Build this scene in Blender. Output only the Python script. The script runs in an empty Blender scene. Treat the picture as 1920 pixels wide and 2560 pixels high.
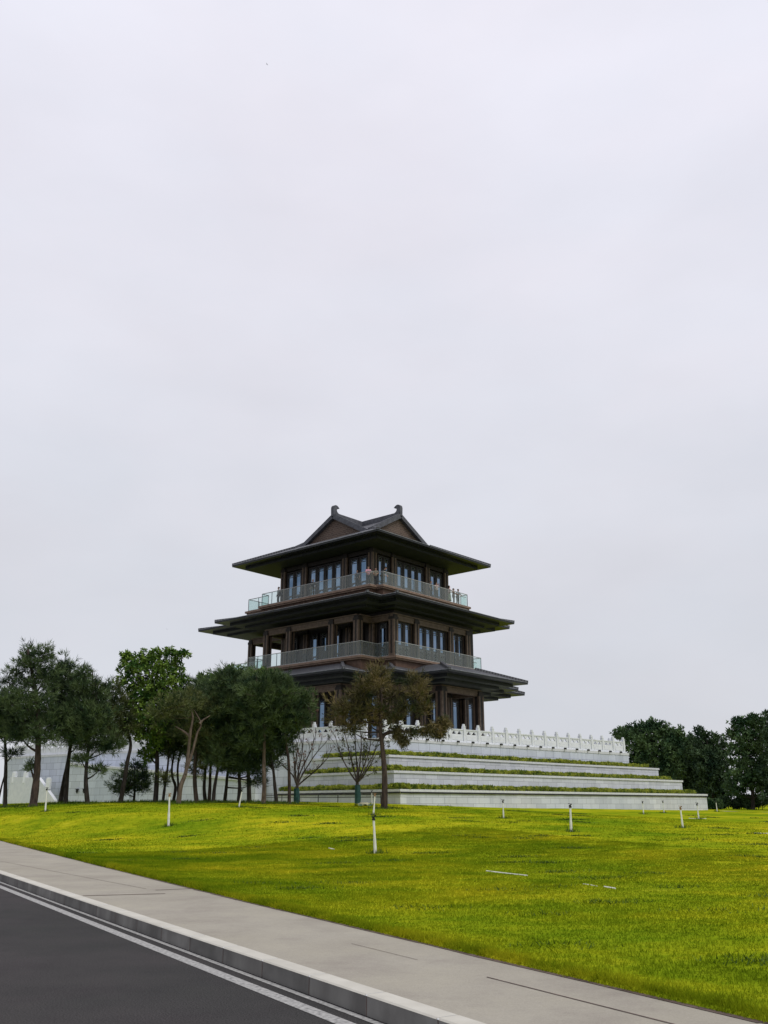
import bpy, bmesh, math, random
import numpy as np
from mathutils import Vector, Matrix

# ------------------------------------------------------------------ camera, sky, sun
EZ = 1.6                        # eye height above the road; heights below are given relative to the eye
F_PX, HZ = 2272.47, 2012.3      # focal length and horizon row of the 1920 x 2560 photograph
PITCH = math.atan((HZ - 1280) / F_PX)
sc = bpy.context.scene
col = sc.collection
cam_d = bpy.data.cameras.new("camera")
cam_d.sensor_fit = 'HORIZONTAL'; cam_d.sensor_width = 36.0
cam_d.lens = F_PX / 1920 * 36.0
cam_d.clip_start = 0.1; cam_d.clip_end = 3000
cam = bpy.data.objects.new("camera", cam_d); col.objects.link(cam)
cam.location = (0, 0, EZ)
cam.rotation_euler = (math.pi / 2 + PITCH, 0, 0)
sc.camera = cam

SUN_EL, SUN_AZ = math.radians(50), math.radians(126)   # azimuth clockwise from +Y (camera heading)
w = bpy.data.worlds.new("World"); sc.world = w; w.use_nodes = True
nt = w.node_tree; nt.nodes.clear()
N = nt.nodes.new; L = nt.links.new
out = N("ShaderNodeOutputWorld"); bg = N("ShaderNodeBackground")
sky = N("ShaderNodeTexSky"); sky.sky_type = 'NISHITA'; sky.sun_disc = False
sky.sun_elevation = SUN_EL; sky.sun_rotation = SUN_AZ
tc = N("ShaderNodeTexCoord"); sep = N("ShaderNodeSeparateXYZ")
L(tc.outputs["Generated"], sep.inputs[0])
ramp = N("ShaderNodeValToRGB")                     # overcast layer, brighter overhead
e = ramp.color_ramp.elements
e[0].position = 0.0; e[0].color = (0.655, 0.67, 0.715, 1)
e[1].position = 1.0; e[1].color = (0.885, 0.875, 0.96, 1)
m1 = e.new(0.30); m1.color = (0.75, 0.76, 0.82, 1)
m2 = e.new(0.62); m2.color = (0.87, 0.862, 0.945, 1)
L(sep.outputs["Z"], ramp.inputs[0])
mp = N("ShaderNodeMapping"); mp.inputs["Scale"].default_value = (1.0, 1.0, 2.2)
L(tc.outputs["Generated"], mp.inputs[0])
nz = N("ShaderNodeTexNoise"); nz.inputs["Scale"].default_value = 2.6; nz.inputs["Detail"].default_value = 6
nz.inputs["Roughness"].default_value = 0.5
L(mp.outputs[0], nz.inputs["Vector"])
mr = N("ShaderNodeMapRange"); mr.inputs[1].default_value = 0.3; mr.inputs[2].default_value = 0.7
mr.inputs[3].default_value = 0.94; mr.inputs[4].default_value = 1.055
L(nz.outputs["Fac"], mr.inputs[0])
mul = N("ShaderNodeVectorMath"); mul.operation = 'SCALE'
L(ramp.outputs[0], mul.inputs[0]); L(mr.outputs[0], mul.inputs["Scale"])
n2 = N("ShaderNodeTexNoise"); n2.inputs["Scale"].default_value = 4.5; n2.inputs["Detail"].default_value = 7; L(mp.outputs[0], n2.inputs["Vector"])
tint = N("ShaderNodeValToRGB"); tint.color_ramp.elements[0].position = 0.35; tint.color_ramp.elements[0].color = (0.978, 0.988, 1.0, 1)
tint.color_ramp.elements[1].position = 0.65; tint.color_ramp.elements[1].color = (1.0, 0.992, 0.998, 1); L(n2.outputs["Fac"], tint.inputs[0])
tm = N("ShaderNodeVectorMath"); tm.operation = 'MULTIPLY'; L(mul.outputs[0], tm.inputs[0]); L(tint.outputs[0], tm.inputs[1])
skm = N("ShaderNodeVectorMath"); skm.operation = 'SCALE'; skm.inputs["Scale"].default_value = 0.08
L(sky.outputs[0], skm.inputs[0])
mx = N("ShaderNodeMix"); mx.data_type = 'RGBA'; mx.inputs[0].default_value = 0.94
L(skm.outputs[0], mx.inputs[6]); L(tm.outputs[0], mx.inputs[7])
L(mx.outputs[2], bg.inputs[0]); bg.inputs[1].default_value = 1.0
L(bg.outputs[0], out.inputs[0])

sd = bpy.data.lights.new("sun", 'SUN'); sd.energy = 1.3; sd.angle = math.radians(22); sd.color = (1.0, 0.96, 0.9)
sun = bpy.data.objects.new("sun", sd); col.objects.link(sun)
sdir = Vector((math.sin(SUN_AZ) * math.cos(SUN_EL), math.cos(SUN_AZ) * math.cos(SUN_EL), math.sin(SUN_EL)))
sun.rotation_euler = sdir.to_track_quat('Z', 'Y').to_euler()
sun.location = (30, -30, 60)
sc.view_settings.view_transform = 'Standard'; sc.view_settings.look = 'None'
sc.view_settings.exposure = 0.0; sc.view_settings.gamma = 1.0

rng = np.random.default_rng(7); random.seed(7)

# ------------------------------------------------------------------ materials
def mat(name, a, b=None, scale=4.0, rough=0.7, detail=6, metallic=0.0, bump=0.0, lo=0.35, hi=0.65, stretch=None, spec=0.3):
    m = bpy.data.materials.new(name); m.use_nodes = True
    t = m.node_tree; p = t.nodes["Principled BSDF"]
    p.inputs["Roughness"].default_value = rough; p.inputs["Metallic"].default_value = metallic
    p.inputs["Specular IOR Level"].default_value = spec
    if b is None:
        p.inputs["Base Color"].default_value = (*a, 1); return m
    g = t.nodes.new("ShaderNodeNewGeometry"); n = t.nodes.new("ShaderNodeTexNoise")
    mpn = t.nodes.new("ShaderNodeMapping")
    if stretch: mpn.inputs["Scale"].default_value = stretch
    t.links.new(g.outputs["Position"], mpn.inputs[0]); t.links.new(mpn.outputs[0], n.inputs["Vector"])
    n.inputs["Scale"].default_value = scale; n.inputs["Detail"].default_value = detail
    r = t.nodes.new("ShaderNodeValToRGB")
    r.color_ramp.elements[0].position = lo; r.color_ramp.elements[0].color = (*a, 1)
    r.color_ramp.elements[1].position = hi; r.color_ramp.elements[1].color = (*b, 1)
    t.links.new(n.outputs["Fac"], r.inputs[0]); t.links.new(r.outputs[0], p.inputs["Base Color"])
    if bump:
        bp = t.nodes.new("ShaderNodeBump"); bp.inputs["Strength"].default_value = bump
        t.links.new(n.outputs["Fac"], bp.inputs["Height"]); t.links.new(bp.outputs[0], p.inputs["Normal"])
    return m

def noise(t, src, scale, detail=5, rough=0.55):
    n = t.nodes.new("ShaderNodeTexNoise"); n.inputs["Scale"].default_value = scale
    n.inputs["Detail"].default_value = detail; n.inputs["Roughness"].default_value = rough
    t.links.new(src, n.inputs["Vector"]); return n.outputs["Fac"]
def ramp_node(t, fac, stops):
    r = t.nodes.new("ShaderNodeValToRGB"); el = r.color_ramp.elements
    el[0].position, el[0].color = stops[0][0], (*stops[0][1], 1)
    el[1].position, el[1].color = stops[-1][0], (*stops[-1][1], 1)
    for p_, c_ in stops[1:-1]:
        x = el.new(p_); x.color = (*c_, 1)
    t.links.new(fac, r.inputs[0]); return r.outputs[0]
def mixc(t, fac, a, b, mode='MIX'):
    m = t.nodes.new("ShaderNodeMix"); m.data_type = 'RGBA'; m.blend_type = mode
    if isinstance(fac, (int, float)): m.inputs[0].default_value = fac
    else: t.links.new(fac, m.inputs[0])
    for s_, v_ in ((6, a), (7, b)):
        if isinstance(v_, tuple): m.inputs[s_].default_value = (*v_, 1)
        else: t.links.new(v_, m.inputs[s_])
    return m.outputs[2]

def lawn_material(name="lawn_grass", blades_=False):
    m = bpy.data.materials.new(name); m.use_nodes = True; t = m.node_tree
    p = t.nodes["Principled BSDF"]; p.inputs["Roughness"].default_value = 1.0; p.inputs["Specular IOR Level"].default_value = 0.0
    g = t.nodes.new("ShaderNodeNewGeometry").outputs["Position"]
    sx = t.nodes.new('ShaderNodeMapping'); sx.inputs['Scale'].default_value = (0.62, 1.0, 1.0); t.links.new(g, sx.inputs[0]); gs = sx.outputs[0]
    big = noise(t, g, 0.17, 4); mid = noise(t, gs, 0.85, 7, 0.70); fin = noise(t, gs, 4.2, 6, 0.72); tiny = noise(t, g, 38, 3, 0.7)
    c1 = ramp_node(t, big, [(0.36, (0.158, 0.235, 0.008)), (0.5, (0.258, 0.300, 0.010)), (0.62, (0.362, 0.362, 0.014))])
    c2 = ramp_node(t, mid, [(0.32, (0.34, 0.46, 0.5)), (0.42, (0.68, 0.82, 0.8)), (0.50, (1.0, 1.0, 1.0)), (0.60, (1.32, 1.18, 1.2)), (0.72, (1.75, 1.45, 3.0))])
    c = mixc(t, 0.70, c1, c2, 'MULTIPLY')
    k = ramp_node(t, fin, [(0.28, (0.36, 0.44, 0.4)), (0.44, (0.92, 0.96, 0.9)), (0.60, (1.12, 1.08, 1.1)), (0.78, (1.55, 1.4, 2.5))])
    c = mixc(t, 1.0, c, k, 'MULTIPLY')
    k2 = ramp_node(t, tiny, [(0.3, (0.72, 0.75, 0.7)), (0.5, (1.0, 1.0, 1.0)), (0.75, (1.25, 1.22, 1.2))])
    c = mixc(t, 0.8, c, k2, 'MULTIPLY')
    t.links.new(c, p.inputs["Base Color"])
    bp = t.nodes.new("ShaderNodeBump"); bp.inputs["Strength"].default_value = 0.6; bp.inputs["Distance"].default_value = 0.08
    t.links.new(fin, bp.inputs["Height"]); t.links.new(bp.outputs[0], p.inputs["Normal"])
    if blades_:
        tl_ = t.nodes.new("ShaderNodeBsdfTranslucent"); t.links.new(c, tl_.inputs[0])
        ms = t.nodes.new("ShaderNodeMixShader"); ms.inputs[0].default_value = 0.5
        t.links.new(p.outputs[0], ms.inputs[1]); t.links.new(tl_.outputs[0], ms.inputs[2])
        t.links.new(ms.outputs[0], t.nodes["Material Output"].inputs[0])
    return m

def stone_material(name, base, bw, bh, joint=0.012, var=0.12, streak=0.5):
    m = bpy.data.materials.new(name); m.use_nodes = True; t = m.node_tree
    p = t.nodes["Principled BSDF"]; p.inputs["Roughness"].default_value = 0.75; p.inputs["Specular IOR Level"].default_value = 0.25
    uv = t.nodes.new("ShaderNodeTexCoord").outputs["UV"]
    b = t.nodes.new("ShaderNodeTexBrick"); b.offset = 0.5; b.inputs["Scale"].default_value = 1.0
    b.inputs["Brick Width"].default_value = bw; b.inputs["Row Height"].default_value = bh
    b.inputs["Mortar Size"].default_value = joint; b.inputs["Mortar Smooth"].default_value = 0.2; b.inputs["Bias"].default_value = 0.0
    b.inputs["Color1"].default_value = (*[x * (1 - var) for x in base], 1)
    b.inputs["Color2"].default_value = (*[x * (1 + var * 0.6) for x in base], 1)
    b.inputs["Mortar"].default_value = (*[x * 0.42 for x in base], 1)
    t.links.new(uv, b.inputs["Vector"])
    g = t.nodes.new("ShaderNodeNewGeometry").outputs["Position"]
    mp_ = t.nodes.new("ShaderNodeMapping"); mp_.inputs["Scale"].default_value = (1.6, 1.6, 0.12)
    t.links.new(g, mp_.inputs[0])
    st = noise(t, mp_.outputs[0], 0.9, 6, 0.65)
    k = ramp_node(t, st, [(0.28, (0.72, 0.74, 0.78)), (0.52, (1.0, 1.0, 1.0)), (0.75, (1.06, 1.06, 1.05))])
    c = mixc(t, streak, b.outputs["Color"], k, 'MULTIPLY')
    gr = noise(t, g, 22, 3, 0.7)
    k2 = ramp_node(t, gr, [(0.3, (0.86, 0.86, 0.86)), (0.7, (1.08, 1.08, 1.08))])
    c = mixc(t, 0.8, c, k2, 'MULTIPLY')
    t.links.new(c, p.inputs["Base Color"])
    return m

def glass_rail_material():
    m = bpy.data.materials.new("balcony_glass"); m.use_nodes = True; t = m.node_tree
    t.nodes.clear()
    o = t.nodes.new("ShaderNodeOutputMaterial"); tr = t.nodes.new("ShaderNodeBsdfTransparent"); tr.inputs[0].default_value = (0.86, 0.97, 0.95, 1)
    gl = t.nodes.new("ShaderNodeBsdfGlossy"); gl.inputs["Roughness"].default_value = 0.03; gl.inputs[0].default_value = (0.9, 0.95, 0.95, 1)
    df = t.nodes.new("ShaderNodeBsdfDiffuse"); df.inputs[0].default_value = (0.66, 0.71, 0.67, 1)
    m1_ = t.nodes.new("ShaderNodeMixShader"); m1_.inputs[0].default_value = 0.13
    fr = t.nodes.new("ShaderNodeFresnel"); fr.inputs[0].default_value = 1.32
    m2_ = t.nodes.new("ShaderNodeMixShader")
    t.links.new(tr.outputs[0], m1_.inputs[1]); t.links.new(df.outputs[0], m1_.inputs[2])
    t.links.new(fr.outputs[0], m2_.inputs[0]); t.links.new(m1_.outputs[0], m2_.inputs[1]); t.links.new(gl.outputs[0], m2_.inputs[2])
    t.links.new(m2_.outputs[0], o.inputs[0])
    return m

def tile_material():
    m = bpy.data.materials.new("grey_roof_tile"); m.use_nodes = True; t = m.node_tree
    p = t.nodes["Principled BSDF"]; p.inputs["Roughness"].default_value = 0.6
    uv = t.nodes.new("ShaderNodeTexCoord").outputs["UV"]
    wv = t.nodes.new("ShaderNodeTexWave"); wv.wave_type = 'BANDS'; wv.bands_direction = 'X'
    wv.inputs["Scale"].default_value = 1.1; wv.inputs["Distortion"].default_value = 0.3
    t.links.new(uv, wv.inputs["Vector"])
    c = ramp_node(t, wv.outputs["Fac"], [(0.2, (0.035, 0.037, 0.043)), (0.7, (0.115, 0.118, 0.13))])
    g = t.nodes.new("ShaderNodeNewGeometry").outputs["Position"]
    k = ramp_node(t, noise(t, g, 2.5, 6, 0.7), [(0.3, (0.7, 0.7, 0.7)), (0.7, (1.25, 1.25, 1.25))])
    t.links.new(mixc(t, 1.0, c, k, 'MULTIPLY'), p.inputs["Base Color"])
    return m

def scale_brick_material():      # fish-scale brickwork of the gables
    m = bpy.data.materials.new("gable_brick"); m.use_nodes = True; t = m.node_tree
    p = t.nodes["Principled BSDF"]; p.inputs["Roughness"].default_value = 0.8
    uv = t.nodes.new("ShaderNodeTexCoord").outputs["UV"]
    b = t.nodes.new("ShaderNodeTexBrick"); b.offset = 0.5; b.inputs["Scale"].default_value = 1.0
    b.inputs["Brick Width"].default_value = 0.42; b.inputs["Row Height"].default_value = 0.21
    b.inputs["Mortar Size"].default_value = 0.028; b.inputs["Mortar Smooth"].default_value = 0.6
    b.inputs["Color1"].default_value = (0.062, 0.040, 0.031, 1); b.inputs["Color2"].default_value = (0.105, 0.068, 0.050, 1)
    b.inputs["Mortar"].default_value = (0.17, 0.132, 0.100, 1)
    n = t.nodes.new("ShaderNodeTexNoise"); n.inputs["Scale"].default_value = 2.4
    t.links.new(uv, n.inputs["Vector"])
    ad = t.nodes.new("ShaderNodeMix"); ad.data_type = 'RGBA'; ad.blend_type = 'LINEAR_LIGHT'; ad.inputs[0].default_value = 0.12
    t.links.new(uv, ad.inputs[6]); t.links.new(n.outputs["Color"], ad.inputs[7]); t.links.new(ad.outputs[2], b.inputs["Vector"])
    t.links.new(b.outputs["Color"], p.inputs["Base Color"])
    return m

M = {}
M['lawn'] = lawn_material(); M['blades'] = lawn_material("lawn_blades", True)
def paving_material(name, a, b, big, speck, rough=0.95):
    m = bpy.data.materials.new(name); m.use_nodes = True; t = m.node_tree; p = t.nodes["Principled BSDF"]
    p.inputs["Roughness"].default_value = rough; p.inputs["Specular IOR Level"].default_value = 0.15
    g = t.nodes.new("ShaderNodeNewGeometry").outputs["Position"]
    c = ramp_node(t, noise(t, g, big, 6, 0.6), [(0.3, a), (0.7, b)])
    k = ramp_node(t, noise(t, g, 0.9, 8, 0.72), [(0.3, (0.82, 0.80, 0.82)), (0.5, (1, 1, 1)), (0.72, (1.12, 1.12, 1.08))])
    c = mixc(t, 0.9, c, k, 'MULTIPLY')
    v = noise(t, g, 70, 2, 0.8); k2 = ramp_node(t, v, [(0.32, (1 - speck,) * 3), (0.5, (1, 1, 1)), (0.70, (1 + speck,) * 3)])
    c = mixc(t, 1.0, c, k2, 'MULTIPLY'); t.links.new(c, p.inputs["Base Color"])
    bp = t.nodes.new("ShaderNodeBump"); bp.inputs["Strength"].default_value = 0.25; bp.inputs["Distance"].default_value = 0.01
    t.links.new(v, bp.inputs["Height"]); t.links.new(bp.outputs[0], p.inputs["Normal"]); return m
M['asphalt'] = paving_material("asphalt", (0.034, 0.035, 0.033), (0.056, 0.050, 0.050), 0.35, 0.65)
M['concrete'] = paving_material("sidewalk_concrete", (0.325, 0.300, 0.245), (0.370, 0.345, 0.288), 0.4, 0.10)
M['old_asphalt'] = mat("asphalt", (0.026, 0.026, 0.025), (0.048, 0.045, 0.043), 1.1, 0.95, 14, bump=0.3, lo=0.3, hi=0.7)
M['old_concrete'] = mat("old_concrete", (0.305, 0.288, 0.243), (0.375, 0.355, 0.305), 0.6, 0.95, 14, bump=0.05)
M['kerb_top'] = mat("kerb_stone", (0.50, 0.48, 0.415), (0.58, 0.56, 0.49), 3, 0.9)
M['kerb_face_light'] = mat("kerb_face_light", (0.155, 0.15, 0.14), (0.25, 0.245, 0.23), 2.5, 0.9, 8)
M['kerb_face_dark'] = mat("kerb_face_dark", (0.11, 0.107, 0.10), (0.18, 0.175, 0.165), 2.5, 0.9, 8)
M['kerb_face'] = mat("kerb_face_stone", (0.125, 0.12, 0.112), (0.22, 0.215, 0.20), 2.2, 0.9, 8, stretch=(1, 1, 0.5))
M['joint'] = mat("joint_dirt_and_shade", (0.085, 0.058, 0.050), (0.15, 0.108, 0.092), 5, 0.95)  # dirt in the joints, and the painted shadow strip at the turf edge
M['paint'] = mat("worn_white_paint", (0.18, 0.18, 0.175), (0.42, 0.415, 0.395), 26, 0.9, 6, lo=0.3, hi=0.6)
M['granite'] = stone_material("grey_granite_blocks", (0.62, 0.645, 0.69), 1.25, 0.42)
M['granite_big'] = stone_material("pale_granite_blocks", (0.60, 0.645, 0.725), 1.2, 0.62, 0.014)
M['coping'] = mat("coping_granite", (0.56, 0.575, 0.60), (0.66, 0.675, 0.695), 6, 0.75)
M['marble'] = mat("white_marble", (0.66, 0.685, 0.72), (0.74, 0.76, 0.79), 3, 0.6)
M['soil'] = mat("planter_soil", (0.04, 0.03, 0.02), (0.07, 0.055, 0.04), 6, 1.0)
M['bronze'] = mat("brown_clad_column", (0.092, 0.065, 0.047), (0.138, 0.098, 0.072), 3, 0.6)
M['fascia'] = mat("brown_fascia", (0.175, 0.118, 0.084), (0.235, 0.162, 0.118), 2.5, 0.6)
M['frieze'] = mat("brown_frieze", (0.085, 0.050, 0.034), (0.125, 0.075, 0.052), 2.5, 0.65)
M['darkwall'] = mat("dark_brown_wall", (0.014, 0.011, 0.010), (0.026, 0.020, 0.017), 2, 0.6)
M['frame'] = mat("dark_window_frame", (0.012, 0.010, 0.010), (0.022, 0.018, 0.016), 3, 0.5)
M['lattice'] = mat("window_lattice", (0.10, 0.10, 0.105), (0.16, 0.16, 0.165), 3, 0.5)
M['pane'] = mat("tinted_window_glass", (0.105, 0.17, 0.25), (0.20, 0.27, 0.36), 0.6, 0.06, 2, metallic=1.0)
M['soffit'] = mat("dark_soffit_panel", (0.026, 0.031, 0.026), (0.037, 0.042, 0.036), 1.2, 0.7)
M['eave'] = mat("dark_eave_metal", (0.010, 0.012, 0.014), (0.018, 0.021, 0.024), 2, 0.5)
M['drip'] = mat("grey_eave_trim", (0.14, 0.15, 0.175), (0.26, 0.275, 0.30), 3, 0.5)
M['tile'] = tile_material()
M['ridge'] = mat("grey_ridge_tile", (0.060, 0.063, 0.073), (0.10, 0.104, 0.118), 3, 0.6)
M['brick'] = scale_brick_material()
M['glassrail'] = glass_rail_material()
M['railmetal'] = mat("grey_handrail", (0.30, 0.315, 0.31), (0.40, 0.41, 0.40), 4, 0.45)
M['railpost'] = mat("dark_rail_post", (0.07, 0.09, 0.09), (0.11, 0.13, 0.13), 4, 0.5)
M['bark'] = mat("dark_pine_bark", (0.018, 0.015, 0.013), (0.048, 0.039, 0.034), 9, 0.95, 8, bump=0.5, stretch=(1, 1, 0.3))
M['bark_red'] = mat("reddish_pine_bark", (0.027, 0.020, 0.017), (0.074, 0.052, 0.041), 8, 0.95, 8, bump=0.5, stretch=(1, 1, 0.3))
M['bark_pale'] = mat("pale_dead_bark", (0.068, 0.050, 0.038), (0.155, 0.118, 0.09), 8, 0.95, 8, bump=0.4, stretch=(1, 1, 0.3))
M['twig'] = mat("grey_brown_twig", (0.045, 0.036, 0.032), (0.085, 0.068, 0.060), 6, 0.95)
def leafmat(name, a, b, scale=1.1, lo=0.38, hi=0.62, rough=0.7):
    return mat(name, a, b, scale, rough, 5, lo=lo, hi=hi, spec=0.15)
M['pine'] = leafmat("pine_needles", (0.018, 0.042, 0.019), (0.105, 0.150, 0.058), 1.3, 0.36, 0.60)
M['pine_dark'] = leafmat("dark_pine_needles", (0.014, 0.035, 0.020), (0.078, 0.120, 0.056), 1.3, 0.36, 0.62)
M['pine_olive'] = leafmat("olive_pine_needles", (0.034, 0.058, 0.023), (0.150, 0.165, 0.060), 1.3, 0.36, 0.62)
M['pine_rust'] = leafmat("rusty_pine_needles", (0.032, 0.048, 0.022), (0.190, 0.145, 0.062), 0.8, 0.36, 0.66)
M['leaf_bright'] = leafmat("bright_green_leaves", (0.036, 0.095, 0.018), (0.190, 0.285, 0.046), 1.5)
M['leaf_dark'] = leafmat("dark_green_leaves", (0.016, 0.040, 0.022), (0.078, 0.125, 0.058), 0.7)
M['leaf_mid'] = leafmat("mid_green_leaves", (0.024, 0.060, 0.028), (0.115, 0.180, 0.072), 0.7)
M['leaf_sparse'] = leafmat("small_dull_leaves", (0.035, 0.048, 0.024), (0.085, 0.090, 0.045), 1.5)
M['leaf_red'] = leafmat("withered_reddish_leaves", (0.09, 0.05, 0.04), (0.20, 0.11, 0.085), 2)
M['hedge'] = leafmat("yellow_green_hedge_leaves", (0.085, 0.150, 0.022), (0.40, 0.43, 0.060), 2.2, 0.34, 0.62)
M['tuft'] = leafmat("dark_tuft_grass", (0.030, 0.070, 0.006), (0.085, 0.135, 0.012), 3)
M['white_pipe'] = mat("white_plastic_pipe", (0.68, 0.68, 0.62), (0.80, 0.80, 0.74), 5, 0.5)
M['black'] = mat("black_plastic", (0.012, 0.012, 0.013), (0.025, 0.025, 0.026), 5, 0.5)
M['rust'] = mat("brown_brass", (0.20, 0.11, 0.05), (0.34, 0.21, 0.11), 12, 0.5)
M['wrap'] = mat("teal_trunk_wrap", (0.012, 0.045, 0.045), (0.03, 0.085, 0.08), 6, 0.8)
M['net'] = mat("teal_netting", (0.02, 0.085, 0.055), (0.05, 0.14, 0.095), 9, 0.9)
M['pale'] = mat("pale_stone", (0.52, 0.50, 0.36), (0.66, 0.63, 0.48), 8, 0.9)
M['skin'] = mat("skin", (0.42, 0.26, 0.19), (0.48, 0.30, 0.22), 6, 0.6)
M['hair'] = mat("black_hair", (0.010, 0.009, 0.009), (0.02, 0.018, 0.017), 12, 0.6)

# ------------------------------------------------------------------ helpers
class MB:
    """collects faces (with UVs in metres) and links them as one mesh object"""
    def __init__(s): s.v = []; s.f = []; s.uv = []; s.mi = []
    def quad(s, pts, uv=None, mi=0):
        k = len(s.v); s.v += [tuple(p) for p in pts]; s.f.append(tuple(range(k, k + len(pts))))
        if uv is None:
            a = Vector(pts[0]); u = (Vector(pts[1]) - a); u.normalize()
            n = (Vector(pts[1]) - a).cross(Vector(pts[-1]) - a); n.normalize(); w_ = n.cross(u)
            uv = [((Vector(p) - a).dot(u), (Vector(p) - a).dot(w_)) for p in pts]
        s.uv.append(uv); s.mi.append(mi)
    def box(s, lo, hi, mi=0):
        x0, y0, z0 = lo; x1, y1, z1 = hi
        s.obox(((x0 + x1) / 2, (y0 + y1) / 2, (z0 + z1) / 2), Vector(((x1 - x0) / 2, 0, 0)), Vector((0, (y1 - y0) / 2, 0)), Vector((0, 0, (z1 - z0) / 2)), mi)
    def obox(s, c, ax, ay, az, mi=0):
        c = Vector(c); ax, ay, az = Vector(ax), Vector(ay), Vector(az)
        P = lambda i, j, k: c + ax * i + ay * j + az * k
        for q in ([(-1, -1, -1), (-1, 1, -1), (1, 1, -1), (1, -1, -1)], [(-1, -1, 1), (1, -1, 1), (1, 1, 1), (-1, 1, 1)],
                  [(-1, -1, -1), (1, -1, -1), (1, -1, 1), (-1, -1, 1)], [(1, 1, -1), (-1, 1, -1), (-1, 1, 1), (1, 1, 1)],
                  [(1, -1, -1), (1, 1, -1), (1, 1, 1), (1, -1, 1)], [(-1, 1, -1), (-1, -1, -1), (-1, -1, 1), (-1, 1, 1)]):
            s.quad([P(*t) for t in q], mi=mi)
    def bar(s, a, b, wd, ht, mi=0, up=(0, 0, 1)):
        a, b = Vector(a), Vector(b); d = b - a
        if d.length < 1e-6: return
        y = Vector(up).cross(d); y.normalize(); z = d.cross(y); z.normalize()
        s.obox((a + b) / 2, d / 2, y * wd / 2, z * ht / 2, mi)
    def tube(s, pts, radii, sides=7, mi=0, cap=True):
        rings = []
        pts = [Vector(p) for p in pts]
        for i, p in enumerate(pts):
            d = (pts[min(i + 1, len(pts) - 1)] - pts[max(i - 1, 0)]); d.normalize()
            a = d.cross(Vector((0, 1, 0.01))) if abs(d.y) < 0.95 else d.cross(Vector((1, 0, 0)))
            a.normalize(); b = d.cross(a)
            k = len(s.v)
            for j in range(sides):
                an = 2 * math.pi * j / sides
                s.v.append(tuple(p + (a * math.cos(an) + b * math.sin(an)) * radii[i]))
            rings.append(k)
        for i in range(len(rings) - 1):
            for j in range(sides):
                j2 = (j + 1) % sides
                s.f.append((rings[i] + j, rings[i] + j2, rings[i + 1] + j2, rings[i + 1] + j)); s.uv.append([(0, 0)] * 4); s.mi.append(mi)
        if cap:
            for r_ in (rings[0], rings[-1]):
                s.f.append(tuple(range(r_, r_ + sides))); s.uv.append([(0, 0)] * sides); s.mi.append(mi)
    def prism(s, poly, z0, z1, top=True, bottom=False, mi=0, u0=0.0):
        n = len(poly); u = u0
        for i in range(n):
            a, b = poly[i], poly[(i + 1) % n]; l = math.hypot(b[0] - a[0], b[1] - a[1])
            s.quad([(*a, z0), (*b, z0), (*b, z1), (*a, z1)], [(u, z0), (u + l, z0), (u + l, z1), (u, z1)], mi); u += l
        if top: s.quad([(*p, z1) for p in poly], [(p[0], p[1]) for p in poly], mi)
        if bottom: s.quad([(*p, z0) for p in reversed(poly)], [(p[0], p[1]) for p in reversed(poly)], mi)
    def build(s, name, m, parent=None, smooth=False):
        me = bpy.data.meshes.new(name); me.from_pydata(s.v, [], s.f); me.update()
        ul = me.uv_layers.new(name="UVMap")
        flat = [c for fuv in s.uv for p in fuv for c in p]
        ul.data.foreach_set("uv", flat)
        for x in (m if isinstance(m, (list, tuple)) else [m]): me.materials.append(x)
        if any(s.mi): me.polygons.foreach_set("material_index", s.mi)
        if smooth: me.polygons.foreach_set("use_smooth", [True] * len(me.polygons))
        o = bpy.data.objects.new(name, me); col.objects.link(o)
        if parent is not None: o.parent = parent
        return o

def tag(o, label=None, cat=None, group=None, kind=None):
    if label: o["label"] = label
    if cat: o["category"] = cat
    if group: o["group"] = group
    if kind: o["kind"] = kind
    return o
def thing(name, label, cat, loc=(0, 0, 0), rz=0.0, group=None):
    o = bpy.data.objects.new(name, None); col.objects.link(o); o.empty_display_size = 0.3
    o.location = loc; o.rotation_euler = (0, 0, rz)
    return tag(o, label, cat, group)
def np_mesh(name, verts, faces, m, parent=None):
    """verts (N,3), faces (K,4) arrays -> mesh object, fast"""
    me = bpy.data.meshes.new(name); nv, nf, k = len(verts), len(faces), faces.shape[1]
    me.vertices.add(nv); me.vertices.foreach_set("co", np.ascontiguousarray(verts, dtype=np.float32).ravel())
    me.loops.add(nf * k); me.loops.foreach_set("vertex_index", np.ascontiguousarray(faces, dtype=np.int32).ravel())
    me.polygons.add(nf); me.polygons.foreach_set("loop_start", np.arange(0, nf * k, k, dtype=np.int32))
    me.polygons.foreach_set("loop_total", np.full(nf, k, dtype=np.int32))
    me.update(calc_edges=True); me.materials.append(m)
    o = bpy.data.objects.new(name, me); col.objects.link(o)
    if parent is not None: o.parent = parent
    return o
def copy_tree(o, parent=None):
    c = o.copy(); col.objects.link(c)
    if parent is not None: c.parent = parent
    for ch in o.children: copy_tree(ch, c)
    return c

# where things of the photograph stand: a viewing ray through a pixel, met with a distance or a height
CP, SP = math.cos(PITCH), math.sin(PITCH)
def ray(x, y):
    a, b = (x - 960) / F_PX, -(y - 1280) / F_PX
    return Vector((a, CP - b * SP, SP + b * CP))
def atY(x, y, Y):
    r = ray(x, y); r = r * (Y / r.y); return Vector((r.x, r.y, r.z + EZ))
def atH(x, y, h):
    r = ray(x, y); r = r * (h / r.z); return Vector((r.x, r.y, h + EZ))

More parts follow.
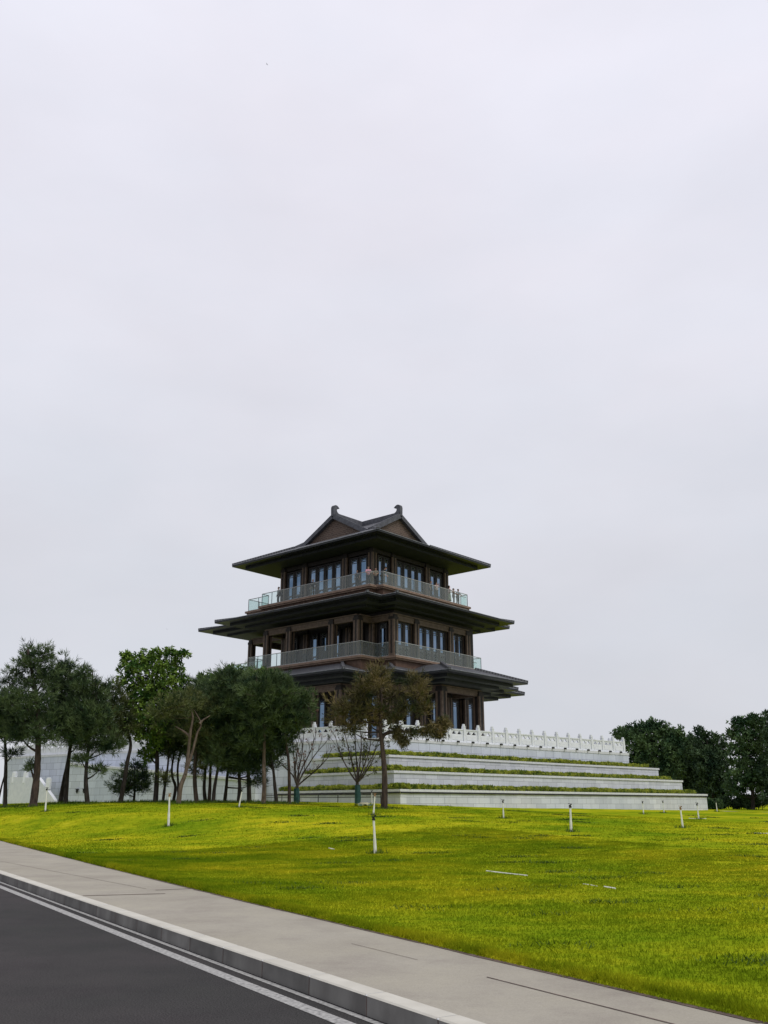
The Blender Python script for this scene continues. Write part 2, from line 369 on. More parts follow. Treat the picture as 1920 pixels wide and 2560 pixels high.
# ------------------------------------------------------------------ ground
RAZ = math.radians(-31.707)
RT = Vector((math.sin(RAZ), math.cos(RAZ))); RN = Vector((math.cos(RAZ), -math.sin(RAZ)))
def rw(t, w_, h): p = RT * t + RN * w_; return (p.x, p.y, h + EZ)
def edge_w(t): return np.interp(t, [-80, 4.6, 7.8, 13.9, 26, 43.5, 55, 70, 500], [5.95, 6.0, 6.08, 6.26, 6.80, 7.70, 6.2, 4.8, 4.7])

ctrl = []
for px, py, D in [(929, 2014, 60), (1707, 2070, 41), (1609, 2036, 66), (1660, 2032, 70), (1747, 2048, 52), (1793, 2029, 78), (83, 2011, 56),
                  (300, 2008, 60), (491, 2008, 60), (723, 2013, 58), (960, 2023, 53), (1001, 2012, 61), (1461, 2023, 74), (1764, 2023, 97),
                  (1100, 2016, 63), (1900, 2030, 90), (10, 2009, 62), (1850, 2060, 46), (740, 2004, 61), (895, 2004, 60)]:
    p = atY(px, py, D); ctrl.append((p.x, p.y, p.z - EZ))
for t_ in (-40, -15, 0, 5, 10, 15, 20, 28, 36, 44, 60, 90, 150):
    x_, y_, _ = rw(t_, float(edge_w(t_)) + 0.3, 0); ctrl.append((x_, y_, -1.42 if t_ < 50 else (-0.7 if t_ < 70 else -0.25)))
ctrl += [(-40, 100, -0.02), (-25, 80, 0.0), (-60, 150, -0.5), (60, 150, -0.6), (0, 190, -0.6), (90, 110, -0.7), (110, 60, -1.0), (60, 30, -1.3),
         (45, 10, -1.4), (-14, 46, -0.35), (-4, 40, -0.62), (6, 36, -0.95), (15, 32, -1.15), (-120, 200, -0.8), (25, 97, -0.42), (-8, 78, -0.02), (10, 25, -1.25), (20, 100, -0.45)]
C3 = np.array(ctrl)
_d = np.hypot(C3[:, None, 0] - C3[None, :, 0], C3[:, None, 1] - C3[None, :, 1])
_A = np.zeros((len(C3) + 3, len(C3) + 3)); _mq = lambda r: np.sqrt(r * r + 100.0)
_A[:len(C3), :len(C3)] = -_mq(_d) + np.eye(len(C3)) * 0.45
_P = np.c_[np.ones(len(C3)), C3[:, :2]]; _A[:len(C3), len(C3):] = _P; _A[len(C3):, :len(C3)] = _P.T
_w = np.linalg.solve(_A, np.r_[C3[:, 2], 0, 0, 0])
def ground_h(x, y):
    x, y = np.atleast_1d(x).astype(float), np.atleast_1d(y).astype(float); o = np.empty(len(x))
    for i in range(0, len(x), 20000):
        X, Y = x[i:i + 20000], y[i:i + 20000]
        dd = np.hypot(X[:, None] - C3[None, :, 0], Y[:, None] - C3[None, :, 1])
        o[i:i + 20000] = -_mq(dd) @ _w[:len(C3)] + _w[len(C3)] + X * _w[len(C3) + 1] + Y * _w[len(C3) + 2]
    o = np.clip(o, -1.6, 0.25)
    bump = 0.018 * (np.sin(x * 1.7 + 0.6 * np.sin(y * 0.9)) * np.sin(y * 1.3 + 1.1) + 0.6 * np.sin(x * 3.9 + y * 2.7) * np.sin(y * 4.3 - x * 1.1))
    return o + bump
def gz(x, y): return float(ground_h([x], [y])[0]) + EZ

def lawn_points(T, S):
    Wd = edge_w(T) + S; X = RT.x * T + RN.x * Wd; Y = RT.y * T + RN.y * Wd
    H = ground_h(X, Y); k = np.clip(S / np.interp(T, [35, 52], [15.0, 2.2]), 0, 1); k = k * k * (3 - 2 * k)
    H = H * k + (1 - k) * (-1.425)
    H = np.where(S < 0.055, -1.475 + S / 0.055 * 0.05, H)
    return X, Y, H
def pt_on_lawn(x, y):
    t_ = RT.x * x + RT.y * y; s_ = RN.x * x + RN.y * y - float(edge_w(t_))
    return float(lawn_points(np.array([t_]), np.array([s_]))[2][0]) + EZ
ts = np.concatenate([np.arange(-60, -8, 4), np.arange(-8, 40, 0.4), np.arange(40, 110, 1.2), np.arange(110, 420, 14)])
ss = np.concatenate([[0, 0.055, 0.12], np.arange(0.3, 12, 0.4), np.arange(12, 60, 1.0), np.arange(60, 120, 3), np.geomspace(120, 460, 14)])
TT, SS = np.meshgrid(ts, ss, indexing='ij'); X, Y, H = lawn_points(TT.ravel(), SS.ravel())
nt_, ns_ = len(ts), len(ss)
ii, jj = np.meshgrid(np.arange(nt_ - 1), np.arange(ns_ - 1), indexing='ij')
a_ = (ii * ns_ + jj).ravel(); faces = np.c_[a_, a_ + 1, a_ + ns_ + 1, a_ + ns_][:, ::-1]
lawn = np_mesh("lawn", np.c_[X, Y, H + EZ], faces, M['lawn']); lawn.data.polygons.foreach_set("use_smooth", [True] * len(lawn.data.polygons))
tag(lawn, "mown yellow-green lawn rising gently from the sidewalk to the platform", "lawn", kind="structure")

# grass blades standing on the nearer lawn
def blades(n, tlo, thi, smax, hlo, hhi, wd, fall):
    T = rng.uniform(tlo, thi, n); S = smax * rng.random(n) ** fall + 0.01
    X, Y, H = lawn_points(T, S)
    D = np.hypot(X, Y); px = 960 + F_PX * X / np.maximum(Y * CP, 0.1)
    keep = (Y > 3) & (px > -500) & (px < 3000) & (D < 60)
    X, Y, H, D = X[keep], Y[keep], H[keep], D[keep]; k = len(X)
    patch = 0.7 + 0.6 * (0.5 + 0.5 * np.sin(X * 0.9 + 1.7 * np.sin(Y * 0.55)) * np.sin(Y * 0.8 + 0.9))
    hgt = rng.uniform(hlo, hhi, k) * patch; sc_ = np.clip(D / 10, 0.8, 3.2)
    an = rng.uniform(0, 6.283, k); wx, wy = np.cos(an) * wd * sc_, np.sin(an) * wd * sc_
    lx, ly = rng.normal(0, 0.5, k) * hgt, rng.normal(0, 0.5, k) * hgt
    b = np.c_[X, Y, H + EZ - 0.005]
    V = np.stack([b + np.c_[wx, wy, 0 * wx], b - np.c_[wx, wy, 0 * wx], b + np.c_[lx, ly, hgt]], 1).reshape(-1, 3)
    return V
Vb = np.concatenate([blades(330000, -3, 30, 16, 0.018, 0.045, 0.006, 1.5), blades(120000, 8, 62, 34, 0.02, 0.05, 0.007, 1.2), blades(30000, 1, 45, 0.22, 0.03, 0.10, 0.006, 1.0)])
go = np_mesh("grass", Vb, np.arange(len(Vb)).reshape(-1, 3), M['blades'])
tag(go, "short green and yellow grass blades of the lawn", "grass", kind="stuff")

# road, kerb, sidewalk
tl = list(range(-60, 421, 6))
def strip(mb, w0, w1, h, t0=None, t1=None):
    tt = tl if t0 is None else list(np.linspace(t0, t1, 12))
    for a, b in zip(tt[:-1], tt[1:]):
        f0 = (lambda t: w0(t)) if callable(w0) else (lambda t: w0)
        f1 = (lambda t: w1(t)) if callable(w1) else (lambda t: w1)
        mb.quad([rw(a, f0(a), h), rw(a, f1(a), h), rw(b, f1(b), h), rw(b, f0(b), h)][::-1])
b_ = MB(); strip(b_, -300, 4.20, -1.60); tag(b_.build("road", M['asphalt']), "dark grey asphalt road", "road", kind="structure")
b_ = MB(); strip(b_, 4.33, lambda t: float(edge_w(t)) + 0.5, -1.45); sw = tag(b_.build("sidewalk", M['concrete']), "plain light grey concrete sidewalk", "sidewalk", kind="structure")
# kerb: light top and darker face, in separate blocks
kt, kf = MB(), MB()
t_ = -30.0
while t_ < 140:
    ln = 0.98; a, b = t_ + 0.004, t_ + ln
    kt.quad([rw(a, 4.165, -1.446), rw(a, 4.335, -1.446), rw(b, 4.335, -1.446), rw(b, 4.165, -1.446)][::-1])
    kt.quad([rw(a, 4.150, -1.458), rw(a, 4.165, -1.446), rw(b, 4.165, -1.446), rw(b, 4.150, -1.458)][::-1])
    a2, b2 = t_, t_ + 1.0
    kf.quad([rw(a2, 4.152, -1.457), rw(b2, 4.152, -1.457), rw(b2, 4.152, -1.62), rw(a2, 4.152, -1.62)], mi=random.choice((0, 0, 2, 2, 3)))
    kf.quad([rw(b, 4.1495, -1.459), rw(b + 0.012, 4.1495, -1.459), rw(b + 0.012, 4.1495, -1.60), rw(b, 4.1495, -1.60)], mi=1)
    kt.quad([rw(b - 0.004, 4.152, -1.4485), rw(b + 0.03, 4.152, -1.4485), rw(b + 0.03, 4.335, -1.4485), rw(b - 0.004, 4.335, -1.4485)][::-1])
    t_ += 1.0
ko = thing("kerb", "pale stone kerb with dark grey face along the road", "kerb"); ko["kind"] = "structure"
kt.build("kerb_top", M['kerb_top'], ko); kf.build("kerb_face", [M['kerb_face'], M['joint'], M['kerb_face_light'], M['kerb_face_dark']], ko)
b_ = MB(); strip(b_, 3.80, 3.935, -1.596); strip(b_, 4.05, 4.115, -1.596)
tag(b_.build("road_marking", M['paint']), "two worn white lines painted along the kerb", "road marking", kind="structure")
b_ = MB()
for a, b, wd in (((16.65, 4.36), (16.3, 5.66), 0.032), ((17.05, 5.74), (17.0, 6.6), 0.024), ((9.5, 5.45), (8.2, 5.455), 0.004), ((7.1, 5.455), (0.0, 5.40), 0.009), ((28, 4.98), (17.4, 5.68), 0.006)):
    p0, p1 = Vector(rw(*a, -1.446)), Vector(rw(*b, -1.446)); d = (p1 - p0).normalized(); n_ = Vector((-d.y, d.x, 0)) * wd
    b_.quad([p0 - n_, p1 - n_, p1 + n_, p0 + n_])
tag(b_.build("sidewalk_joint", M['joint']), "dark reddish joint lines across and along the concrete sidewalk", "joint", kind="structure")
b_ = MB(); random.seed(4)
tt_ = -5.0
while tt_ < 60:                   # shadow gap painted as a dark strip where the turf meets the concrete
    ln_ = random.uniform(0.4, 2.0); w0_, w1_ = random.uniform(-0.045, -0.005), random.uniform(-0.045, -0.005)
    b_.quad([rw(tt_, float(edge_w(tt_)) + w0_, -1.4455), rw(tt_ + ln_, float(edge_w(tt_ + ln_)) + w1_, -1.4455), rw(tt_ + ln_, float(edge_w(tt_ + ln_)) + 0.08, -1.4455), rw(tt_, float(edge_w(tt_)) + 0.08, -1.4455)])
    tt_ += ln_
tag(b_.build("sidewalk_edge_shadow", M['joint']), "dark strip painted as the shadow gap between sidewalk and turf", "painted shadow", kind="structure")
# far footpath at the right edge of the lawn
b_ = MB(); P0, P1 = atY(1816, 2026.5, 82), atY(2080, 2030, 80)
for k in range(8):
    p, q = P0.lerp(P1, k / 8), P0.lerp(P1, (k + 1) / 8)
    b_.quad([(p.x, p.y, pt_on_lawn(p.x, p.y) + 0.04), (q.x, q.y, pt_on_lawn(q.x, q.y) + 0.04), (q.x, q.y + 2, pt_on_lawn(q.x, q.y + 2) + 0.05), (p.x, p.y + 2, pt_on_lawn(p.x, p.y + 2) + 0.05)])
tag(b_.build("path", M['concrete']), "pale footpath at the far edge of the lawn", "path", kind="structure")

# ------------------------------------------------------------------ stone platform and planter terraces
PH = 4.8
PF, PR, PL = Vector((0.012, 69.869)), Vector((23.831, 91.576)), Vector((-39.43, 98.5))
dR = (PR - PF).normalized(); nR = Vector((dR.y, -dR.x))          # outward on the right
dL = (PL - PF).normalized(); nL = Vector((dL.y, -dL.x)) * -1.0   # outward on the left
if nL.y > 0: nL = -nL
def wall_band(mb, poly, z0, z1, batter=0.0, top=None):
    mb.prism(poly, z0 + EZ, z1 + EZ, top=False)
plat = thing("stone_platform", "high granite block platform carrying the dark pavilion", "platform", (0, 0, 0))
pp = [tuple(PF), tuple(PR), tuple(PR - nR * 44), tuple(PL - nL * 24 + dL * 2), tuple(PL)]
mb = MB(); wall_band(mb, pp, -1.2, PH - 0.22)
mb.build("block_wall", M['granite_big'], plat)
mb = MB(); mb.quad([(p[0], p[1], PH + EZ - 0.01) for p in pp]); mb.build("paving", M['coping'], plat)
def off_poly(poly, d):
    n = len(poly); o = []
    for i in range(n):
        p0, p1, p2 = Vector(poly[i - 1]), Vector(poly[i]), Vector(poly[(i + 1) % n])
        e1, e2 = (p1 - p0).normalized(), (p2 - p1).normalized()
        n1, n2 = Vector((e1.y, -e1.x)), Vector((e2.y, -e2.x)); m_ = (n1 + n2); m_ = m_ / max(m_.length_squared, 0.2) * 2
        o.append(tuple(p1 + m_ * d))
    return o
def coping(mb, poly, z0, z1, ov, wd, n_edges):
    o, i = off_poly(poly, ov), off_poly(poly, -wd)
    for k in range(n_edges[0], n_edges[1]):
        k2 = (k + 1) % len(poly)
        mb.quad([(*o[k], z0), (*o[k2], z0), (*o[k2], z1), (*o[k], z1)])
        mb.quad([(*o[k], z1), (*o[k2], z1), (*i[k2], z1), (*i[k], z1)])
        mb.quad([(*i[k], z0), (*i[k2], z0), (*o[k2], z0), (*o[k], z0)])
        mb.quad([(*i[k2], z0), (*i[k], z0), (*i[k], z1), (*i[k2], z1)])
mb = MB(); coping(mb, pp, PH - 0.22 + EZ, PH + EZ, 0.04, 0.5, (0, 5)); mb.build("coping", M['coping'], plat)
sp = MB(); sp.tube([(0, 0, 0), (0, -0.10, 0), (0, -0.22, -0.03)], [0.075, 0.07, 0.085], 8)
spout0 = sp.build("drain_spout", M['black'], plat)
first = True
for k in range(18):
    s_ = 0.90 + 1.757 * k
    o = spout0 if first else spout0.copy()
    if not first: col.objects.link(o); o.parent = plat
    first = False
    p = PF + dR * s_ + nR * 0.02
    o.location = (p.x, p.y, PH + EZ + 0.05); o.rotation_euler = (0, 0, math.atan2(nR.y, nR.x) + math.pi / 2)

def on_left_line(px, offs):
    best = None
    for s_ in np.linspace(0, 62, 1241):
        q = PF + dL * float(s_) + nL * offs
        x = 960 + F_PX * q.x / (q.y * CP + 3 * SP)
        if best is None or abs(x - px) < best[0]: best = (abs(x - px), q)
    return best[1]
hedge_lines = []
terr_lab = {3: ("upper", "topmost of three stepped granite planter walls below the balustrade"), 2: ("mid", "middle of three stepped granite planter walls below the balustrade"),
            1: ("low", "lowest granite planter wall, long and standing on the lawn")}
def terrace(k, Lp, Fp, Rp, h, base):
    bk = 12.0
    poly = [tuple(Fp), tuple(Rp), tuple(Vector(Rp) - nR * bk), tuple(PF + Vector((0, 11))), tuple(Vector(Lp) - nL * 1.5), tuple(Lp)]
    t = thing("planter_wall", terr_lab[k][1], "retaining wall", (0, 0, 0), group="stepped planter walls")
    mb = MB(); wall_band(mb, poly, base, h - 0.16); mb.build("block_wall", M['granite'], t)
    mb = MB(); coping(mb, poly, h - 0.16 + EZ, h + EZ, 0.09, 0.42, (0, 2)); coping(mb, poly, h - 0.16 + EZ, h + EZ, 0.09, 0.42, (5, 6)); mb.build("coping", M['coping'], t)
    mb = MB(); mb.quad([(p[0], p[1], h + EZ - 0.06) for p in off_poly(poly, -0.3)]); mb.build("soil", M['soil'], t)
    hedge_lines.append((k, Vector(Lp), Vector(Fp), Vector(Rp), h))
    return t
def hit_left(Fp, az, target_px):
    a = math.radians(az); d = Vector((math.sin(a), math.cos(a))); best = None
    for s_ in np.arange(2, 30, 0.1):
        q = Fp + d * float(s_)
        px = 960 + F_PX * q.x / (q.y * CP + 1.0)
        if px <= target_px: return q
    return q
T3F, T3R = atH(972.7, 1886.6, 3.44).xy, atH(1645.2, 1920.6, 3.44).xy
T2F, T2R = atH(984.7, 1925.9, 2.27).xy, atH(1704.5, 1951.0, 2.27).xy
T1F, T1R = atH(1000.8, 1972.6, 1.01).xy, atH(1766, 1986.9, 1.01).xy
_d1 = Vector((math.sin(math.radians(45.6)), math.cos(math.radians(45.6))))
T1R = min((T1F + _d1 * float(s_) for s_ in np.linspace(30, 70, 801)), key=lambda q: abs(960 + F_PX * q.x / (q.y * CP + 1.01 * SP) - 1766))
terrace(3, on_left_line(779, 0.25), T3F, T3R, 3.44, 1.6)
terrace(2, on_left_line(744, 0.3), T2F, T2R, 2.27, 0.6)
T1L = on_left_line(690, 0.4)
t1 = terrace(1, T1L, T1F, T1R, 1.01, -1.4)
# dark strip under the lowest coping: wiring plus the overhang's shadow drawn in
mb = MB()
for a, b in ((T1L, T1F), (T1F, T1R)):
    d = (b - a).normalized(); n_ = Vector((d.y, -d.x)) * 0.07
    n_seg = 40; prev = None
    for i in range(n_seg + 1):
        q = a.lerp(b, i / n_seg) + n_
        p = Vector((q.x, q.y, EZ + 0.80 - 0.02 * abs(math.sin(i * 1.3))))
        if prev is not None: mb.bar(prev, p, 0.06, 0.10)
        prev = p
mb.build("cable_and_shade", M['black'], t1)

# leafy hedges along each terrace
def leaf_cloud(P, Dn, nl, length, width, spread=0.9, droop=0.0):
    """diamond leaves round each point: P (N,3) bases, Dn (N,3) main directions"""
    n = len(P); P = np.repeat(P, nl, 0); Dn = np.repeat(Dn, nl, 0)
    d = Dn + rng.normal(0, spread, P.shape); d[:, 2] -= droop
    d /= np.linalg.norm(d, axis=1)[:, None] + 1e-9
    s = rng.normal(0, 1, P.shape); s -= (s * d).sum(1)[:, None] * d; s /= np.linalg.norm(s, axis=1)[:, None] + 1e-9
    ln = length * rng.uniform(0.6, 1.25, len(P))[:, None]; wd = width * rng.uniform(0.7, 1.2, len(P))[:, None]
    b = P + d * ln * 0.06
    V = np.stack([b, b + d * ln * 0.5 + s * wd * 0.5, b + d * ln, b + d * ln * 0.5 - s * wd * 0.5], 1).reshape(-1, 3)
    return V
def quads_of(V): return np.arange(len(V)).reshape(-1, 4)
hl = {3: "clipped yellow-green hedge on the uppermost planter wall", 2: "clipped yellow-green hedge on the middle planter wall", 1: "clipped yellow-green hedge on the lowest planter wall, nearest the lawn"}
for k, Lp, Fp, Rp, h in hedge_lines:
    Vs = []
    bd = (Rp - Fp).length
    end_r = Fp + (Rp - Fp).normalized() * (bd - (1.2 if k == 3 else 1.5))
    for a, b, inset in ((Fp, end_r, 0.62), (Fp, Lp, 0.55)):
        d = (b - a); ln = d.length; d.normalize(); n_ = Vector((d.y, -d.x)); 
        if n_.dot(Vector((0, -1))) < 0: n_ = -n_
        cnt = int(ln * 150)
        s_ = rng.uniform(0, ln, cnt); q = rng.uniform(-0.36, 0.34, cnt)
        hh = 0.27 + 0.03 * np.sin(s_ * 0.8 + k) + 0.03 * np.sin(s_ * 2.7) + 0.025 * np.sin(s_ * 7.1)
        z = rng.uniform(0.0, 1, cnt) ** 0.6 * hh
        taper = np.clip((ln - s_) / 2.5, 0.3, 1) if b is Lp else 1.0
        X_ = a.x + d.x * s_ - n_.x * (inset + q * taper); Y_ = a.y + d.y * s_ - n_.y * (inset + q * taper)
        P = np.c_[X_, Y_, h + EZ - 0.03 + z]
        Dn = np.c_[-n_.x * q * 0.8, -n_.y * q * 0.8, np.full(cnt, 0.75)]
        Vs.append(leaf_cloud(P, Dn, 7, 0.16, 0.075, 0.6))
    V = np.concatenate(Vs)
    o = np_mesh("hedge", V, quads_of(V), M['hedge']); tag(o, hl[k], "hedge", "hedges on the planter walls")

# white marble balustrade
def make_post(parent):
    m_ = MB(); z = 0
    m_.box((-0.13, -0.13, 0), (0.13, 0.13, 1.20)); m_.box((-0.112, -0.112, 1.20), (0.112, 0.112, 1.25))
    m_.box((-0.13, -0.13, 1.25), (0.13, 0.13, 1.31))
    n = 10
    ring = [(0.125 * math.cos(2 * math.pi * i / n), 0.125 * math.sin(2 * math.pi * i / n)) for i in range(n)]
    m_.prism(ring, 1.31, 1.47); m_.prism([(x * 0.8, y * 0.8) for x, y in ring], 1.47, 1.50)
    return m_.build("baluster_post", M['marble'], parent)
def panel_mesh(wd):
    """slab with two cloud shaped openings under the top rail"""
    bm = bmesh.new(); hw = wd / 2
    def loop(pts):
        vs = [bm.verts.new((x, 0, z)) for x, z in pts]
        for i in range(len(vs)): bm.edges.new((vs[i], vs[(i + 1) % len(vs)]))
    loop([(-hw, 0.12), (hw, 0.12), (hw, 1.04), (-hw, 1.04)])
    cl = [(-0.21, 0), (0.21, 0), (0.22, 0.07), (0.14, 0.11), (0.11, 0.19), (0.05, 0.22), (0, 0.28), (-0.05, 0.22), (-0.11, 0.19), (-0.14, 0.11), (-0.22, 0.07)]
    for cx in (-wd * 0.22, wd * 0.22): loop([(cx + x * 1.1, 0.67 + z) for x, z in cl])
    bmesh.ops.triangle_fill(bm, use_beauty=True, use_dissolve=False, edges=bm.edges[:])
    r_ = bmesh.ops.extrude_face_region(bm, geom=bm.faces[:])
    bmesh.ops.translate(bm, verts=[v for v in r_['geom'] if isinstance(v, bmesh.types.BMVert)], vec=(0, 0.12, 0))
    bmesh.ops.translate(bm, verts=bm.verts[:], vec=(0, -0.06, 0))
    def bx(x0, x1, y0, y1, z0, z1):
        g = bmesh.ops.create_cube(bm, size=1.0)['verts']
        for v in g: v.co = ((x0 + x1) / 2 + v.co.x * (x1 - x0), (y0 + y1) / 2 + v.co.y * (y1 - y0), (z0 + z1) / 2 + v.co.z * (z1 - z0))
    bx(-hw, hw, -0.10, 0.10, 0.985, 1.075)            # top rail
    bx(-hw, hw, -0.14, 0.14, 0.0, 0.13)              # bottom rail
    bx(-hw + 0.12, hw - 0.12, -0.085, -0.05, 0.22, 0.56)
    bmesh.ops.recalc_face_normals(bm, faces=bm.faces[:])
    me = bpy.data.meshes.new("baluster_panel"); bm.to_mesh(me); bm.free(); me.materials.append(M['marble']); return me
def balustrade(label, P0, d, n, start, count, sp_, back):
    t = thing("stone_balustrade", label, "balustrade", (P0.x, P0.y, PH + EZ), 0, "white balustrades of the platform")
    ang = math.atan2(d.y, d.x); post = make_post(t); pm = panel_mesh(sp_ - 0.30)
    for k in range(count):
        o = post if k == 0 else post.copy()
        if k: col.objects.link(o); o.parent = t
        q = d * (start + sp_ * k) - n * back
        o.location = (q.x, q.y, 0); o.rotation_euler = (0, 0, ang)
        if k < count - 1:
            q = d * (start + sp_ * (k + 0.5)) - n * back
            p_ = bpy.data.objects.new("baluster_panel", pm); col.objects.link(p_); p_.parent = t
            p_.location = (q.x, q.y, 0); p_.rotation_euler = (0, 0, ang)
    return t
balustrade("white stone balustrade with square posts along the right edge of the platform", PF, dR, nR, 0.30, 19, 1.757, 0.32)
balustrade("white stone balustrade partly hidden behind the row of pines", PF, dL, nL, 2.0, 28, 1.70, 0.32)
# back side of the right end, seen past the last post
balustrade("short white balustrade turning back at the platform's far right corner", PR - nR * 0.32, -nR, dR, 1.5, 6, 1.70, 0.40)

# ramp wall and stair in front of the left platform wall, behind the pines
rwl = thing("ramp_wall", "granite ramp wall with sloping cap behind the pine trunks", "retaining wall")
A0, A1 = on_left_line(172, 1.6), on_left_line(640, 1.3)
mb = MB(); cp_ = MB()
hA, hB = 3.65, 1.75
ln = (A1 - A0).length
for zz, m_ in ((0, mb),):
    m_.quad([(A0.x, A0.y, EZ - 1), (A1.x, A1.y, EZ - 1), (A1.x, A1.y, EZ + hB), (A0.x, A0.y, EZ + hA)], [(0, 0), (ln, 0), (ln, hB + 1), (0, hA + 1)])
    b0, b1 = A0 - nL * 1.4, A1 - nL * 1.1
    m_.quad([(b0.x, b0.y, EZ - 1), (A0.x, A0.y, EZ - 1), (A0.x, A0.y, EZ + hA), (b0.x, b0.y, EZ + hA)])
    m_.quad([(A1.x, A1.y, EZ - 1), (b1.x, b1.y, EZ - 1), (b1.x, b1.y, EZ + hB), (A1.x, A1.y, EZ + hB)])
    m_.quad([(A0.x, A0.y, EZ + hA), (A1.x, A1.y, EZ + hB), (b1.x, b1.y, EZ + hB), (b0.x, b0.y, EZ + hA)])
mb.build("block_wall", M['granite_big'], rwl)
c0, c1 = A0 + nL * 0.05 - nL * 0.2, A1 + nL * 0.05 - nL * 0.2
cp_.bar((c0.x, c0.y, EZ + hA + 0.09), (c1.x, c1.y, EZ + hB + 0.09), 0.6, 0.2); cp_.build("coping", M['coping'], rwl)
for px in (199, 216):
    q = on_left_line(px, 1.6) + nL * 0.06; m_ = MB()
    z = EZ + 1.25
    m_.box((q.x - 0.09, q.y - 0.14, z - 0.1), (q.x + 0.09, q.y + 0.02, z + 0.12)); m_.box((q.x - 0.12, q.y - 0.2, z + 0.12), (q.x + 0.12, q.y + 0.02, z + 0.18)); m_.box((q.x - 0.05, q.y - 0.1, z - 0.22), (q.x + 0.05, q.y, z - 0.1))
    m_.build("wall_lamp", M['black'], rwl)
st = thing("stone_stair", "white stone stair parapet sloping down beside the leftmost pine trunks", "stair")
S0 = on_left_line(27, 2.2); Sd = (on_left_line(142, 2.2) - S0); Sl = Sd.length; Sd.normalize()
def spt(px): 
    q = on_left_line(px, 2.2); return (q - S0).dot(Sd)
def sz(px, py): q = on_left_line(px, 2.2); return atY(px, py, q.y).z
prof = [(spt(27), EZ - 1.0), (spt(150), EZ - 1.0), (spt(142), sz(142, 1999)), (spt(97), sz(97, 1944)), (spt(27), sz(27, 1942))]
mb = MB(); nb = -nL
f0 = [(S0.x + Sd.x * s_, S0.y + Sd.y * s_, z) for s_, z in prof]; f1 = [(x + nb.x * 0.35, y + nb.y * 0.35, z) for x, y, z in f0]
mb.quad(f0); mb.quad(f1[::-1])
for i in range(5): mb.quad([f0[i], f0[(i + 1) % 5], f1[(i + 1) % 5], f1[i]][::-1])
mb.build("parapet", M['marble'], st)
for px, py in ((34, 1931), (62, 1931), (121, 1946)):
    s_ = spt(px); c_ = S0 + Sd * s_ + nb * 0.17; zt = sz(px, py); m_ = MB(); m_.box((c_.x - 0.2, c_.y - 0.2, zt - 1.0), (c_.x + 0.2, c_.y + 0.2, zt)); m_.box((c_.x - 0.14, c_.y - 0.14, zt), (c_.x + 0.14, c_.y + 0.14, zt + 0.1))
    m_.build("baluster_post", M['marble'], st)

# low dark handrail in front of the lowest terrace's left face
lr = thing("low_railing", "low dark metal railing in front of the lowest planter wall beside the bare trees", "railing")
LRa, LRb = T1L + Vector((-0.6, -1.3)), T1F + Vector((-1.3, -0.4))
mb = MB()
za, zb = EZ + 0.72, EZ + 0.66
mb.tube([(LRa.x, LRa.y, za), (LRb.x, LRb.y, zb)], [0.03, 0.03], 6); mb.tube([(LRa.x, LRa.y, za - 0.16), (LRb.x, LRb.y, zb - 0.16)], [0.022, 0.022], 6)
mb.build("handrail", M['black'], lr)
for k in range(7):
    q = LRa.lerp(LRb, k / 6); m_ = MB(); z = za + (zb - za) * k / 6
    m_.tube([(q.x, q.y, EZ - 0.4), (q.x, q.y, z)], [0.035, 0.03], 6); m_.build("post", M['black'], lr)

# ------------------------------------------------------------------ the pavilion (local x = v, local y = u, z from the platform)
TH = 0.85536
PC = Vector((-2.361, 93.833)); Z0 = PH + EZ
pav = thing("pavilion", "three-storey dark brown pavilion with tiered grey roofs and glass balconies", "pavilion", (PC.x, PC.y, Z0), TH)
def zl(h): return h - PH                      # eye-relative height -> local z
def rect(u0, u1, v0, v1): return [(v0, u0), (v1, u0), (v1, u1), (v0, u1)]     # ccw in (x=v, y=u)
def eave(name, rects, h, over, slope, steps, drop):
    """stacked eaves: tile skirt above, fascia, stepped dark soffits below, pale trim on the edge"""
    tile, und, trim, sof = MB(), MB(), MB(), MB()
    for i, (u0, u1, v0, v1) in enumerate(rects):
        dz = -0.011 * i; z = zl(h) + dz
        R0 = rect(u0, u1, v0, v1)
        ins = lambda d: rect(u0 + d, u1 - d, v0 + d, v1 - d)
        Ri = ins(over)
        for k in range(4):
            k2 = (k + 1) % 4
            l = math.dist(R0[k], R0[k2])
            tile.quad([(*R0[k], z), (*R0[k2], z), (*Ri[k2], z + over * slope), (*Ri[k], z + over * slope)],
                      [(0, 0), (l, 0), (l - over, over), (over, over)])
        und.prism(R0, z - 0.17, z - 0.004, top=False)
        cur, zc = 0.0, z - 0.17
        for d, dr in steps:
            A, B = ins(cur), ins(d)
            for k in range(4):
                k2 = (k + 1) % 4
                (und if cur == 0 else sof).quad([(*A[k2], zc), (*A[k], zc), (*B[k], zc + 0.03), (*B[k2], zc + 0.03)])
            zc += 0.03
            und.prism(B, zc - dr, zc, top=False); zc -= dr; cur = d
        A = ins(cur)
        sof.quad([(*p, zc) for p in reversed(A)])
        for k in range(4):            # trim just proud of the edge, and the hip ridges
            a, b = R0[k], R0[(k + 1) % 4]
            trim.bar((*a, z + 0.012), (*b, z + 0.012), 0.09, 0.045)
        for k in range(4):
            tile.bar((*R0[k], z + 0.08), (*Ri[k], z + over * slope + 0.08), 0.26, 0.2)
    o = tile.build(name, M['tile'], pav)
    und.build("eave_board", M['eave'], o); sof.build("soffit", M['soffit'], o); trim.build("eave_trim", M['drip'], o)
    return o
r3 = eave("upper_roof", [(-10.28, 10.36, -9.10, 9.10)], 24.23, 4.6, 0.44, [(1.0, 0.30), (1.02, 0.02)], 0.3)
r2 = eave("middle_roof", [(-12.8, 15.2, -9.3, 9.3), (-10.96, 10.1, -11.2, 11.2)], 17.85, 3.4, 0.20, [(1.1, 0.30), (2.2, 0.24)], 0.3)
